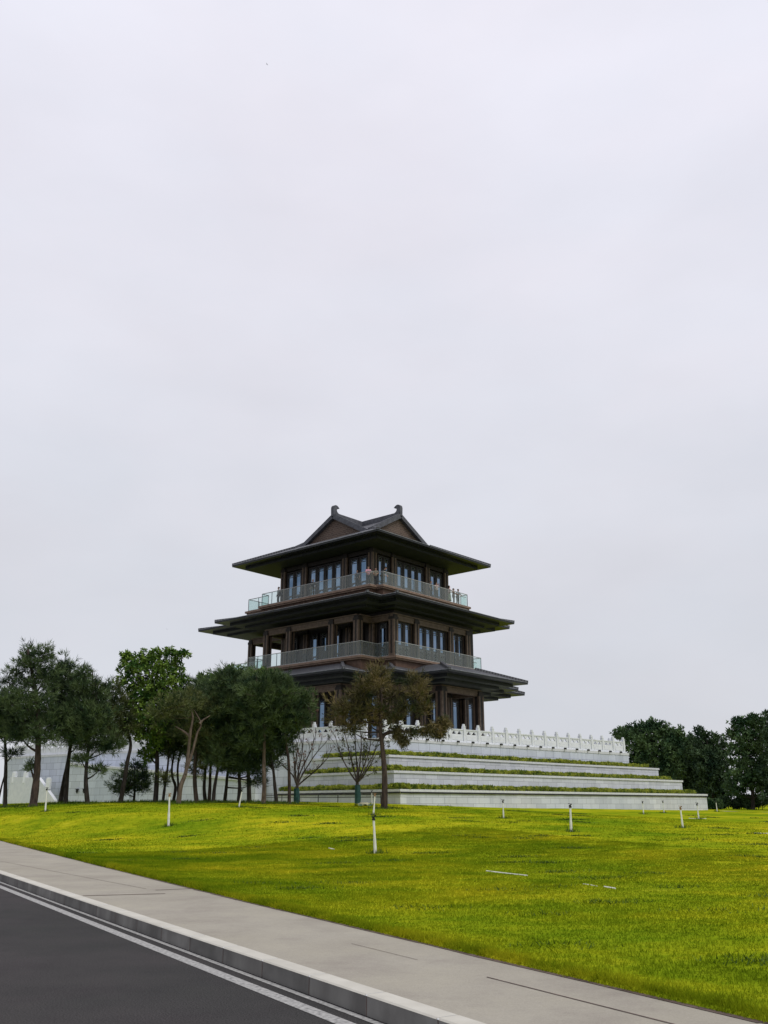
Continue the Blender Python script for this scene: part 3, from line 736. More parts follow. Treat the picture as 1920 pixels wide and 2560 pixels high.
r1 = eave("lower_roof", [(-12.35, 12.35, -9.4, 10.2), (-9.3, 9.3, -12.4, 12.4), (-16.0, 16.0, -6.25, 6.25), (-10.8, 10.8, -5.0, 13.8)], 11.18, 3.6, 0.335, [(1.05, 0.30), (2.0, 0.30)], 0.3)

# cross-gabled top roof
RZ = 28.62; GV, GU = 4.2, 5.1; SL = 0.55; BZ = 26.0
mb = MB()
hw = (RZ - BZ) / SL
for axis, half in (('v', GV), ('u', GU)):
    for sgn in (-1, 1):
        P = lambda along, side, z: (along, side, zl(z)) if axis == 'v' else (side, along, zl(z))
        q = [P(-half - 0.35, 0, RZ), P(half + 0.35, 0, RZ), P(half + 0.35, sgn * hw, BZ), P(-half - 0.35, sgn * hw, BZ)]
        l = 2 * half + 0.7
        mb.quad(q if (sgn < 0) == (axis == 'v') else q[::-1], [(0, 0), (l, 0), (l, hw), (0, hw)])
        q2 = [(x, y, z - 0.16) for x, y, z in q]; mb.quad(q2[::-1])
topr = mb.build("gabled_roof", M['tile'], pav)
for axis, half in (('v', GV), ('u', GU)):
    for sgn in (-1, 1):
        a = sgn * half
        P = (lambda al, sd, z: (al, sd, zl(z))) if axis == 'v' else (lambda al, sd, z: (sd, al, zl(z)))
        g = MB(); zr = RZ - 0.1; hh = (zr - BZ) / SL
        g.quad([P(a, -hh, BZ), P(a, hh, BZ), P(a, 0, zr)], [(-hh, 0), (hh, 0), (0, zr - BZ)]); g.build("gable", M['brick'], topr)
        bb = MB()
        for s2 in (-1, 1):
            bb.bar(P(a + sgn * 0.22, s2 * (hw + 0.1), BZ - 0.03), P(a + sgn * 0.22, s2 * 0.12, RZ - 0.02), 0.42, 0.42)
            bb.bar(P(a + sgn * 0.24, s2 * (hw + 0.1), BZ + 0.22), P(a + sgn * 0.24, s2 * 0.12, RZ + 0.23), 0.20, 0.14)
        bb.build("barge_board", M['ridge'], topr)
        # hooked ridge ornament
        out2 = [(0, -0.25), (-0.02, 0.70), (0.03, 0.92), (0.16, 1.06), (0.36, 1.13), (0.58, 1.11), (0.78, 1.01), (0.98, 0.84), (0.82, 0.86), (0.68, 0.81), (0.58, 0.70), (0.54, 0.56), (0.57, 0.43), (0.68, 0.30), (0.86, 0.20), (1.15, 0.14), (1.15, -0.25)]
        f_ = MB(); S = 0.90
        A_ = [P(sgn * (half + 0.42 - x * S), -0.19, RZ + 0.28 + z * S) for x, z in out2]; B_ = [P(sgn * (half + 0.42 - x * S), 0.19, RZ + 0.28 + z * S) for x, z in out2]
        f_.quad(A_); f_.quad(B_[::-1])
        for i in range(len(out2)):
            j = (i + 1) % len(out2); f_.quad([A_[i], A_[j], B_[j], B_[i]])
        fo = f_.build("ridge_ornament", M['ridge'], topr)
    rd = MB()
    P = (lambda al, sd, z: (al, sd, zl(z))) if axis == 'v' else (lambda al, sd, z: (sd, al, zl(z)))
    zo = 0.0 if axis == 'v' else 0.006
    rd.bar(P(-half - 0.3, 0, RZ + 0.10 + zo), P(half + 0.3, 0, RZ + 0.10 + zo), 0.42, 0.50)
    rd.bar(P(-half - 0.3, 0, RZ + 0.40 + zo), P(half + 0.3, 0, RZ + 0.40 + zo), 0.30, 0.12); rd.build("ridge", M['ridge'], topr)

# floors, friezes and walls
def plus(A, B):
    """outline of two crossed rectangles A (wide in u) and B (wide in v), each (u0,u1,v0,v1), ccw in (x=v, y=u)"""
    au0, au1, av0, av1 = A; bu0, bu1, bv0, bv1 = B
    return [(av0, au0), (av1, au0), (av1, bu0), (bv1, bu0), (bv1, bu1), (av1, bu1), (av1, au1), (av0, au1), (av0, bu1), (bv0, bu1), (bv0, bu0), (av0, bu0)]
def shrink(A, d): return (A[0] + d, A[1] - d, A[2] + d, A[3] - d)
F3A, F3B = (-9.09, 10.48, -6.95, 6.95), (-8.24, 7.34, -7.84, 7.84)
F2A, F2B = (-10.66, 12.49, -7.0, 6.8), (-8.42, 7.4, -9.24, 9.24)
bal = {}
for nm, A, B, h, fr in (("upper_balcony", F3A, F3B, 19.6, 17.95), ("lower_balcony", F2A, F2B, 12.82, 11.5)):
    m_ = MB(); m_.prism(plus(A, B), zl(h - 0.20), zl(h), True, True)
    m_.prism(plus(shrink(A, 0.14), shrink(B, 0.14)), zl(h - 0.33), zl(h - 0.202), False, True)
    bal[nm] = m_.build(nm, M['fascia'], pav)
    f_ = MB(); f_.prism(plus(shrink(A, 0.42), shrink(B, 0.42)), zl(fr), zl(h - 0.332), False, False); f_.build("frieze", M['frieze'], bal[nm])
# cores
W3 = (-6.7, 6.0, -5.7, 5.7)
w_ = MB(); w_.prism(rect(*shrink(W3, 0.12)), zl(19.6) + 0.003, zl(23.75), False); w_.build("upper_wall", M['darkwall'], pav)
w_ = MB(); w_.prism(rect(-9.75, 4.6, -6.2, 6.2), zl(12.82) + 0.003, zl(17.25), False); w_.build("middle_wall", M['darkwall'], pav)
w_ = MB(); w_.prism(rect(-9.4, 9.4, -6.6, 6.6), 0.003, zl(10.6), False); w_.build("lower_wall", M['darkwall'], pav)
w_ = MB()
for (u0, u1, v0, v1) in ((-13.6, 13.6, -4.6, 4.6), (-11.5, 11.5, -8.6, 8.6), (-8.0, 8.0, -10.6, 10.6)):
    w_.prism(rect(u0, u1, v0, v1), 0, 0.25 - 0.012 * abs(v0) / 10, True)
w_.build("plinth", M['coping'], pav)

# columns: core with two raised lighter strips on each side and a dark capital
def column_mesh(hgt, s=0.30):
    m_ = MB()
    m_.box((-s, -s, 0), (s, s, hgt), 1)
    for sx in (-1, 1):
        for sy in (-1, 1):
            m_.box((sx * s - (0.17 if sx > 0 else 0.03), sy * s - (0.17 if sy > 0 else 0.03), 0.0), (sx * s + (0.03 if sx > 0 else 0.17), sy * s + (0.03 if sy > 0 else 0.17), hgt - 0.45), 0)
    m_.box((-s - 0.06, -s - 0.06, hgt - 0.45), (s + 0.06, s + 0.06, hgt - 0.2), 1)
    m_.box((-s - 0.05, -s - 0.05, 0), (s + 0.05, s + 0.05, 0.22), 0)
    return m_
colm = {}
def column(u, v, h0, h1, s=0.30):
    key = (round(h1 - h0, 2), s)
    if key not in colm:
        o = column_mesh(h1 - h0, s).build("column", [M['bronze'], M['darkwall']], pav); colm[key] = o
    else:
        o = colm[key].copy(); col.objects.link(o); o.parent = pav
    o.location = (v, u, zl(h0)); return o
def beam(pts, h0, h1, wd=0.4):
    m_ = MB()
    for (ua, va), (ub, vb) in zip(pts[:-1], pts[1:]):
        m_.bar((va, ua, zl((h0 + h1) / 2)), (vb, ub, zl((h0 + h1) / 2)), wd, h1 - h0)
        m_.bar((va, ua, zl(h1 + 0.08)), (vb, ub, zl(h1 + 0.08)), wd + 0.12, 0.1)
        m_.bar((va, ua, zl(h0 + 0.26)), (vb, ub, zl(h0 + 0.26)), wd + 0.08, 0.07)
    return m_.build("beam", M['bronze'], pav)
for u in (5.75, 2.55, -3.15, -6.6): column(u, -5.7, 19.6, 23.75, 0.28)
for v in (-2.9, 2.45, 5.6): column(-6.7, v, 19.6, 23.75, 0.28)
column(5.75, 5.6, 19.6, 23.75, 0.28)
for u in (5.0, 1.7, -4.1, -7.3): column(u, -8.45, 12.82, 16.62, 0.28)
for v in (-6.6, -3.5, 1.85, 4.65): column(-10.0, v, 12.82, 16.62, 0.28)
for uv_ in ((-7.3, -6.35), (10.3, -5.9), (10.3, 5.6), (4.9, -6.15), (1.7, -6.15), (-4.1, -6.15)): column(*uv_, 12.82, 16.62, 0.26)
beam([(5.2, -8.45), (-7.3, -8.45), (-7.3, -6.6)], 16.12, 16.62); beam([(-10.0, -6.9), (-10.0, 4.9)], 16.12, 16.62)
beam([(-7.3, -6.6), (-10.0, -6.6)], 16.12, 16.62); beam([(5.0, -8.45), (5.0, -5.9), (10.3, -5.9), (10.3, 5.6)], 16.12, 16.62)
for u in (-2.9, 2.9, 6.3, -6.3): column(u, -9.6, PH + 0.24, 10.24, 0.30)
for v in (-3.0, 2.75): column(-12.6, v, PH + 0.24, 10.24, 0.34)
for u, v in ((-9.7, -6.9), (-9.7, 6.9), (-9.75, -2.4), (-9.75, 1.7), (-9.75, 4.4), (-6.3, 9.6), (-9.9, -8.0)): column(u, v, PH + 0.24, 10.24, 0.28)
beam([(-6.5, -9.6), (6.5, -9.6)], 9.78, 10.24); beam([(-12.6, -3.2), (-12.6, 3.0)], 9.78, 10.24)
beam([(-12.6, -3.0), (-9.7, -3.0)], 9.78, 10.24); beam([(-12.6, 2.75), (-9.7, 2.75)], 9.78, 10.24)
beam([(-9.9, -8.0), (-9.7, -3.3)], 9.78, 10.24); beam([(-6.3, -9.6), (-6.3, -8.0), (-9.9, -8.0)], 9.78, 10.24)
w_ = MB()
w_.bar((5.7 * -1, 5.9, zl(23.5)), (-5.7, -6.7, zl(23.5)), 0.3, 0.4); w_.bar((-5.7, -6.75, zl(23.5)), (5.7, -6.75, zl(23.5)), 0.3, 0.4)
w_.build("beam", M['darkwall'], pav)

# tall latticed windows
winp = {}
def window(u, v, h0, wd, ht, face):
    """face 'L' looks to -v, 'R' looks to -u"""
    key = (round(wd, 2), round(ht, 2))
    if key not in winp:
        fr = MB(); t_ = 0.13
        fr.box((-wd / 2, -0.10, 0), (-wd / 2 + t_, 0.06, ht)); fr.box((wd / 2 - t_, -0.10, 0), (wd / 2, 0.06, ht))
        fr.box((-wd / 2 + t_, -0.10, 0), (wd / 2 - t_, 0.06, 0.16)); fr.box((-wd / 2 + t_, -0.10, ht - 0.14), (wd / 2 - t_, 0.06, ht))
        f = fr.build("window", M['frame'], pav)
        g = MB(); iw = wd / 2 - t_
        g.quad([(-iw, 0.0, 0.16), (iw, 0.0, 0.16), (iw, 0.0, ht - 0.14), (-iw, 0.0, ht - 0.14)]); g.build("pane", M['pane'], f)
        l = MB()
        y0, y1 = -0.055, -0.015
        for x in (-iw + 0.09, iw - 0.09): l.box((x - 0.018, y0, 0.16), (x + 0.018, y1, ht - 0.14))
        for z in (0.52, 0.95, 1.02, ht - 0.55): l.box((-iw, y0 - 0.004, z - 0.02), (iw, y1 + 0.004, z + 0.02))
        for z0_, z1_ in ((0.18, 0.95), (ht - 0.53, ht - 0.16)):
            n = 3 if z1_ - z0_ > 0.5 else 2
            for k in range(n):
                za_, zb_ = z0_ + (z1_ - z0_) * k / n, z0_ + (z1_ - z0_) * (k + 1) / n
                xs = iw * 0.62 if k % 2 == 0 else iw * 0.3
                l.bar((-iw, -0.035, za_), (-xs * 0.2, -0.035, zb_), 0.028, 0.03, up=(0, 1, 0)); l.bar((iw, -0.035, za_), (xs * 0.2, -0.035, zb_), 0.028, 0.03, up=(0, 1, 0))
                l.bar((-xs, -0.035, zb_ - 0.03), (xs, -0.035, zb_ - 0.03), 0.028, 0.03, up=(0, 1, 0))
        l.build("lattice", M['lattice'], f); winp[key] = f
    else:
        f = copy_tree(winp[key], pav)
    f.location = (v, u, zl(h0)); f.rotation_euler = (0, 0, 0 if face == 'R' else -math.pi / 2)
    return f
# third floor: 2 + 4 + 2 on each visible side
for cs, n in (((3.05, 5.3), 2), ((-2.65, 2.05), 4), ((-6.1, -3.65), 2)):
    for k in range(n): window(cs[0] + (cs[1] - cs[0]) * (k + 0.5) / n, -5.72, 19.62, (cs[1] - cs[0]) / n - 0.06, 3.55, 'L')
for cs, n in (((-5.2, -3.4), 2), ((-2.4, 1.95), 4), ((2.95, 5.1), 2)):
    for k in range(n): window(-6.72, cs[0] + (cs[1] - cs[0]) * (k + 0.5) / n, 19.62, (cs[1] - cs[0]) / n - 0.06, 3.55, 'R')
# second floor
for cs, n in (((-6.05, -4.05), 2), ((-3.0, 1.35), 4), ((2.35, 4.15), 2)):
    for k in range(n): window(-9.86, cs[0] + (cs[1] - cs[0]) * (k + 0.5) / n, 12.84, (cs[1] - cs[0]) / n - 0.05, 3.3, 'R')
for u in (3.3, 0.4, -0.9, -2.6, -5.6, -8.6): window(u, -6.33, 12.84, 1.0, 3.3, 'L')
# first floor
for v in (-4.0, -0.3, 3.1, 5.6): window(-9.56, v, PH + 0.26, 1.1, 4.6, 'R')
for u in (-7.8, -4.6, -1.2, 0.4, 4.4, 7.6): window(u, -6.74, PH + 0.26, 1.1, 4.6, 'L')

# glass balcony railings
def railing(name, A, B, h, extra=()):
    ins = 0.26; A, B = shrink(A, ins), shrink(B, ins)
    path = [(A[2], A[1] - 0.0), (A[2], B[1]), (B[2], B[1]), (B[2], B[0]), (A[2], B[0]), (A[2], A[0]), (A[3], A[0]), (A[3], B[0]), (B[3], B[0])]
    path = [(A[3], A[1])] + path
    z = zl(h); H = 1.30
    hr = MB(); root = None
    rails = []
    for a, b in zip(path[:-1], path[1:]): hr.bar((*a, z + H), (*b, z + H), 0.06, 0.055); hr.bar((*a, z + 0.06), (*b, z + 0.06), 0.05, 0.08)
    root = hr.build(name, M['railmetal'], pav)
    for a, b in zip(path[:-1], path[1:]):
        l = math.dist(a, b); n = max(1, round(l / 1.45))
        d = ((b[0] - a[0]) / l, (b[1] - a[1]) / l)
        for k in range(n):
            s0, s1 = l * k / n + 0.03, l * (k + 1) / n - 0.03
            p0, p1 = (a[0] + d[0] * s0, a[1] + d[1] * s0), (a[0] + d[0] * s1, a[1] + d[1] * s1)
            g = MB(); g.quad([(*p0, z + 0.1), (*p1, z + 0.1), (*p1, z + H - 0.03), (*p0, z + H - 0.03)]); g.build("glass_panel", M['glassrail'], root)
            q = (a[0] + d[0] * l * k / n, a[1] + d[1] * l * k / n)
            m_ = MB(); m_.box((q[0] - 0.022, q[1] - 0.022, z), (q[0] + 0.022, q[1] + 0.022, z + H)); m_.build("rail_post", M['railpost'], root)
    return root
railing("upper_railing", F3A, F3B, 19.6); railing("lower_railing", F2A, F2B, 12.82)

# ------------------------------------------------------------------ trees
def path_pts(px_pts, D, first_on_ground=True):
    out_ = []
    for i, (x, y) in enumerate(px_pts):
        p = atY(x, y, D)
        if i == 0 and first_on_ground: p.z = pt_on_lawn(p.x, p.y) - 0.06
        out_.append(p)
    return out_
def smooth_path(pts, n=4):
    o = []
    for i in range(len(pts) - 1):
        p0, p1, p2, p3 = pts[max(i - 1, 0)], pts[i], pts[i + 1], pts[min(i + 2, len(pts) - 1)]
        for k in range(n):
            t = k / n
            o.append(0.5 * ((2 * p1) + (p2 - p0) * t + (2 * p0 - 5 * p1 + 4 * p2 - p3) * t * t + (3 * p1 - p0 - 3 * p2 + p3) * t ** 3))
    o.append(pts[-1]); return o
S6 = lambda x, y: (x / 2.9625, 1560 + y / 2.9625)
S7 = lambda x, y: (500 + x / 2.676, 1640 + y / 2.676)
S1 = lambda x, y: (1400 + x / 3.19, 1740 + y / 3.19)
def tree(name, label, cat, D, conv, sc_, trunk, clumps, foliage, r0=0.2, bark='bark', kind='pine', dens=1.0, group=None, extra_limbs=(), dead=()):
    """trunk: pixel path in a zoomed view (conv turns it into photo pixels, sc_ is the zoom); clumps: (x, y, rx, ry[, depth])"""
    tp = path_pts([conv(*p) for p in trunk], D)
    base = tp[0].copy(); root = thing(name, label, cat, base, 0, group)
    if kind != 'far': TRUNKS.append((base.x, base.y))
    off = [p - base for p in tp]; wob = [p + Vector((random.uniform(-.04, .04), random.uniform(-.12, .12), 0)) if 0 < i else p for i, p in enumerate(off)]
    sp = smooth_path(wob, 5); n = len(sp)
    tb = MB()
    rad = [r0 * (1 - 0.72 * i / (n - 1)) * (1.25 if i == 0 else 1) * random.uniform(0.94, 1.06) for i in range(n)]
    tb.tube(sp, rad, 9)
    mpx = D / F_PX * 1.06 / sc_          # metres per zoomed pixel
    Ps, Ds, Rs = [], [], []
    for c in clumps:
        cx, cy, rx, ry = c[:4]; dy = c[4] if len(c) > 4 else random.uniform(-0.5, 0.5)
        cen = atY(*conv(cx, cy), D) - base; cen.y += dy
        if group == GL and kind == 'pine': rx, ry = rx * 1.20, ry * 1.12
        if name == 'brown_pine': rx *= 0.90
        RX, RY = rx * mpx, ry * mpx; RD = 0.85 * RX
        # limb from the trunk to the clump
        j = min(range(n), key=lambda i: (sp[i] - cen).length + (3 if sp[i].z > cen.z + 0.1 else 0))
        j = max(j - 2, 0); a = sp[j]; mid = a.lerp(cen, 0.55) + Vector((0, 0, -0.10 * (cen - a).length))
        if (cen - a).length > 0.35:
            tb.tube(smooth_path([a, mid, cen], 3), [max(rad[j] * 0.55 * (1 - k / 7), 0.012) for k in range(7)], 5)
        m_ = int(dens * (100 if kind == 'pine' else 50) * math.pi * RX * RY) + 14
        v = rng.normal(0, 1, (m_, 3)); v /= np.linalg.norm(v, axis=1)[:, None]
        rr = rng.random(m_) ** 0.42; 
        lob = 1 + (0.36 if kind != 'leaf' else 0.30) * np.sin(v[:, 0] * 5.3 + cx) * np.sin(v[:, 2] * 4.7 + cy) + 0.14 * np.sin(v[:, 0] * 11 + v[:, 1] * 9 + cx * 0.7)
        P = v * rr[:, None] * lob[:, None] * np.array([RX, RD, RY]) + np.array(cen)
        gap = np.sin(P[:, 0] * 3.1 + cx) * np.sin(P[:, 1] * 2.7) * np.sin(P[:, 2] * 3.6 + cy)
        keep = gap < (0.3 if kind == 'far' else 0.5)
        P, v = P[keep], v[keep]; Rs.append(rr[keep])
        Dn = v * np.array([0.8, 0.8, 0.5]) + np.array([0, 0, 0.55 if kind == 'pine' else 0.25])
        Ps.append(P); Ds.append(Dn)
        # twigs reaching to outer tufts
        for q in P[rng.choice(len(P), min(len(P), 5), replace=False)]:
            tb.tube([cen, cen.lerp(Vector(q), 0.5) - Vector((0, 0, 0.05)), Vector(q)], [0.022, 0.015, 0.008], 4, cap=False)
    for lb in list(extra_limbs) + list(dead):
        lp = [p - base for p in path_pts([conv(*p) for p in lb], D, False)]
        lp = [p + Vector((0, 0.15 * i, 0)) for i, p in enumerate(lp)]
        s_ = smooth_path(lp, 4); tb.tube(s_, [r0 * 0.62 * (1 - 0.75 * i / (len(s_) - 1)) for i in range(len(s_))], 6)
    tb.build("trunk", M[bark], root, smooth=True)
    if Ps:
        P, Dn = np.concatenate(Ps), np.concatenate(Ds)
        if kind == 'pine': out_ = (np.concatenate(Rs) > 0.80); V = np.concatenate([leaf_cloud(P[~out_], Dn[~out_], 10, 0.29, 0.042, 0.65), leaf_cloud(P[out_] + Dn[out_] * 0.10, Dn[out_], 9, 0.40, 0.034, 0.42)])
        elif kind == 'leaf': V = leaf_cloud(P, Dn, 9, 0.25, 0.10, 0.95, 0.2)
        else: V = leaf_cloud(P, Dn, 8, 0.40, 0.16, 0.9, 0.15)
        np_mesh("crown", V, quads_of(V), M[foliage], root)
    return root
GL = "row of trees in front of the platform"
TRUNKS = []
tree("pine_tree", "tall dark pine at far left standing highest in the row, on a thick trunk", "pine tree", 56, S6, 2.9625, [(245, 1338), (262, 1120), (285, 900), (275, 600), (235, 380), (210, 190)],
     [(206, 205, 34, 55), (315, 230, 55, 60), (240, 300, 85, 55), (130, 370, 50, 35), (330, 390, 75, 85), (225, 430, 70, 50), (200, 580, 165, 90), (120, 690, 140, 100), (290, 720, 150, 100), (330, 840, 90, 50), (150, 830, 110, 45), (60, 430, 40, 35), (215, 1060, 20, 30)],
     'pine', 0.235, 'bark_red', group=GL)
tree("pine_tree", "dark pine cut by the left edge of the photo with two thin trunks meeting", "pine tree", 57, S6, 2.9625, [(40, 1342), (45, 1160), (38, 1000), (45, 850), (30, 640), (10, 520)],
     [(40, 560, 90, 70), (-40, 620, 110, 90), (20, 700, 120, 90), (-30, 800, 110, 60), (60, 800, 90, 60), (80, 960, 40, 30)], 'pine_dark', 0.13, group=GL, extra_limbs=[[(-20, 1335), (10, 1180), (35, 1060)]])
tree("pine_tree", "dark pine leaning right, second trunk touching it at the foot", "pine tree", 59, S6, 2.9625, [(445, 1332), (468, 1190), (500, 1010), (515, 850), (470, 600), (430, 400)],
     [(430, 345, 60, 50), (400, 430, 60, 70), (440, 550, 110, 110), (420, 680, 100, 90), (470, 790, 100, 80)], 'pine_dark', 0.15, group=GL)
tree("pine_tree", "dark pointed pine with upright trunk next to a leaning trunk", "pine tree", 58, S6, 2.9625, [(485, 1332), (490, 1160), (506, 960), (545, 760), (530, 520), (510, 300)],
     [(512, 300, 48, 48), (500, 400, 80, 80), (545, 520, 90, 80), (540, 650, 110, 100), (560, 780, 110, 80), (600, 870, 60, 40)], 'pine', 0.15, group=GL)
tree("pine_tree", "pine with two narrow dead spikes on its top and low drooping branches", "pine tree", 57, S6, 2.9625, [(650, 1328), (642, 1180), (640, 1040), (655, 820), (640, 560), (625, 370)],
     [(628, 372, 38, 42), (610, 450, 75, 60), (690, 520, 80, 70), (610, 640, 110, 95), (710, 700, 110, 90), (640, 800, 110, 85), (720, 900, 130, 50), (610, 1000, 50, 32), (735, 1085, 36, 28), (830, 890, 60, 60)],
     'pine', 0.15, 'bark', group=GL, dead=[[(690, 520), (680, 400), (678, 335)], [(715, 560), (702, 460), (700, 395)], [(655, 1060), (700, 1075), (735, 1085)]])
tree("pine_tree", "brownish-green pine crown with a bent trunk leaning right below the green tree", "pine tree", 59, S6, 2.9625, [(890, 1328), (915, 1180), (945, 1020), (968, 870), (900, 700), (810, 520)],
     [(760, 480, 80, 45), (800, 560, 90, 80), (760, 680, 100, 90), (880, 640, 90, 90), (900, 760, 110, 90), (830, 800, 90, 70)], 'pine_olive', 0.16, group=GL)
tree("broadleaf_tree", "tall bright green broadleaf tree with flat leafy top rising between pines", "broadleaf tree", 60, S6, 2.9625, [(1150, 1328), (1155, 1150), (1156, 960), (1140, 740), (1120, 480), (1130, 320)],
     [(920, 235, 45, 36), (1010, 270, 90, 55), (1140, 240, 90, 48), (1240, 215, 75, 36), (1330, 225, 60, 36), (1385, 215, 22, 16), (1100, 330, 150, 70), (1270, 300, 100, 50), (940, 330, 85, 55), (930, 430, 95, 60), (1240, 400, 110, 80), (1080, 460, 160, 90), (1010, 560, 140, 95), (1200, 530, 140, 90), (1120, 650, 170, 110), (1060, 780, 140, 95), (1190, 790, 110, 100), (1320, 400, 60, 40), (1090, 960, 60, 50), (1150, 890, 70, 50)],
     'leaf_bright', 0.17, 'bark', 'leaf', 1.0, group=GL)
tree("pine_tree", "thin leaning pine trunk with a small round tuft halfway up, right of the green tree", "pine tree", 60, S6, 2.9625, [(1205, 1326), (1222, 1180), (1242, 1020), (1250, 820), (1240, 700)],
     [(1210, 680, 80, 50), (1250, 760, 100, 90), (1200, 860, 80, 70), (1215, 1150, 38, 36)], 'pine_olive', 0.10, group=GL)
tree("pine_tree", "slender pine with a kinked dark trunk beside the forked bare trunk", "pine tree", 61, S6, 2.9625, [(1280, 1328), (1298, 1210), (1275, 1130), (1276, 1030), (1320, 800), (1330, 650)],
     [(1300, 620, 110, 60), (1330, 700, 120, 100), (1330, 840, 120, 100), (1270, 930, 70, 60)], 'pine_dark', 0.11, group=GL)
tree("pine_tree", "slim straight pine trunk close behind the forked bare trunk", "pine tree", 62, S6, 2.9625, [(1322, 1328), (1325, 1200), (1320, 1040), (1370, 780), (1390, 520)],
     [(1390, 500, 100, 60), (1400, 590, 120, 90), (1420, 700, 110, 90), (1400, 820, 100, 90), (1360, 930, 80, 50)], 'pine', 0.10, group=GL)
tree("bare_pine", "forked pale brown trunk with bare dead limbs in front of the pine crowns", "tree", 55, S6, 2.9625, [(1320, 1345), (1345, 1200), (1372, 1100), (1392, 950), (1412, 800), (1425, 690), (1400, 600)],
     [(1300, 620, 130, 55), (1370, 570, 80, 50), (1190, 655, 65, 36)], 'pine_olive', 0.15, 'bark_pale', group=GL,
     extra_limbs=[[(1372, 1110), (1420, 950), (1452, 810), (1478, 740), (1440, 660), (1410, 620)], [(1478, 740), (1500, 710), (1550, 675)], [(1405, 830), (1350, 790), (1290, 755)]])
tree("pine_tree", "pine with reddish brown trunk and a low tuft, right of the forked bare trunk", "pine tree", 58, S6, 2.9625, [(1458, 1330), (1445, 1190), (1440, 1040), (1462, 820), (1480, 600)],
     [(1480, 600, 120, 70), (1500, 690, 120, 90), (1470, 800, 120, 90), (1520, 880, 110, 80), (1445, 1080, 45, 48)], 'pine_olive', 0.15, 'bark_red', group=GL)
tree("pine_tree", "leftmost of three close thin trunks left of the pale-trunked pine", "pine tree", 60, S7, 2.676, [(38, 990), (34, 880), (40, 740), (60, 500), (65, 300)],
     [(60, 250, 90, 75), (40, 360, 90, 85), (70, 470, 110, 90), (50, 590, 100, 90), (60, 690, 70, 45)], 'pine', 0.13, group=GL)
tree("pine_tree", "middle of three close thin trunks, reddish and straight", "pine tree", 59, S7, 2.676, [(60, 990), (68, 870), (76, 730), (110, 500), (140, 330)],
     [(140, 320, 90, 70), (120, 430, 100, 80), (140, 540, 100, 90), (110, 650, 90, 60)], 'pine_olive', 0.12, 'bark_red', group=GL)
tree("pine_tree", "rightmost of three close thin trunks, leaning right under a round crown", "pine tree", 58, S7, 2.676, [(88, 990), (100, 880), (122, 760), (165, 500), (185, 200)],
     [(205, 130, 75, 50), (170, 200, 110, 75), (150, 280, 110, 80), (190, 360, 120, 90), (165, 470, 110, 90), (150, 590, 90, 80), (130, 700, 60, 45)], 'pine', 0.13, group=GL)
tree("pine_tree", "dark pine leaning right with one thin limb stretching right near the lawn", "pine tree", 60, S7, 2.676, [(163, 992), (178, 880), (192, 770), (235, 560), (260, 380)],
     [(260, 380, 110, 80), (250, 490, 120, 90), (230, 610, 110, 90), (210, 720, 80, 45), (385, 845, 34, 26)], 'pine_dark', 0.12, group=GL, extra_limbs=[[(192, 810), (250, 820), (310, 830), (375, 840)]])
tree("pine_tree", "dense dark pine on a straight dark trunk behind the sloping white pole", "pine tree", 59, S7, 2.676, [(258, 992), (264, 880), (264, 760), (290, 520), (330, 300)],
     [(330, 250, 100, 80), (310, 360, 110, 90), (300, 470, 130, 100), (280, 590, 140, 100), (320, 680, 120, 85), (250, 745, 100, 45), (380, 770, 40, 32)], 'pine_dark', 0.14, group=GL)
tree("pine_tree", "pale-trunked pine with broad crown under the pavilion's lowest roof", "pine tree", 57, S7, 2.676, [(424, 1002), (430, 850), (430, 700), (428, 540), (425, 300), (440, 180)],
     [(440, 165, 100, 55), (380, 230, 120, 70), (520, 195, 60, 55), (460, 280, 140, 80), (410, 370, 150, 90), (510, 380, 110, 90), (440, 460, 120, 70), (350, 560, 110, 80), (595, 215, 14, 50)], 'pine', 0.145, 'bark_pale', group=GL)
tree("pine_tree", "leaning dark pine with drooping lower limbs before the granite wall", "pine tree", 58, S7, 2.676, [(512, 1008), (505, 880), (490, 760), (465, 620), (470, 480)],
     [(480, 500, 100, 70), (560, 520, 80, 50), (500, 590, 90, 50), (430, 690, 100, 60), (520, 620, 70, 40), (600, 490, 60, 40)], 'pine_dark', 0.125, group=GL, extra_limbs=[[(490, 740), (440, 720), (370, 690)], [(480, 690), (540, 660), (580, 655)]])
tree("pine_tree", "open-crowned pine on a slim trunk left of the first bare vase-shaped tree", "pine tree", 57.5, S7, 2.676, [(597, 1003), (594, 850), (588, 700), (574, 540), (600, 400), (650, 290)],
     [(650, 310, 70, 60), (610, 390, 90, 70), (690, 330, 60, 70), (640, 450, 80, 40), (560, 470, 70, 50), (700, 270, 24, 30), (690, 430, 46, 34)], 'pine', 0.12, 'bark_red', dens=0.75, group=GL)
tree("broadleaf_tree", "light green broadleaf tree whose top shows behind the pines below the balcony", "broadleaf tree", 64, S7, 2.676, [(330, 985), (325, 800), (310, 560), (290, 350), (270, 180)],
     [(60, 165, 45, 35), (120, 150, 45, 40), (200, 110, 40, 40), (265, 120, 60, 45), (340, 130, 60, 45), (410, 130, 60, 40), (230, 200, 120, 70), (100, 220, 90, 60), (360, 210, 110, 70), (470, 140, 34, 40), (10, 170, 40, 40), (250, 320, 130, 80)],
     'leaf_bright', 0.16, 'bark', 'leaf', 1.0, group=GL)
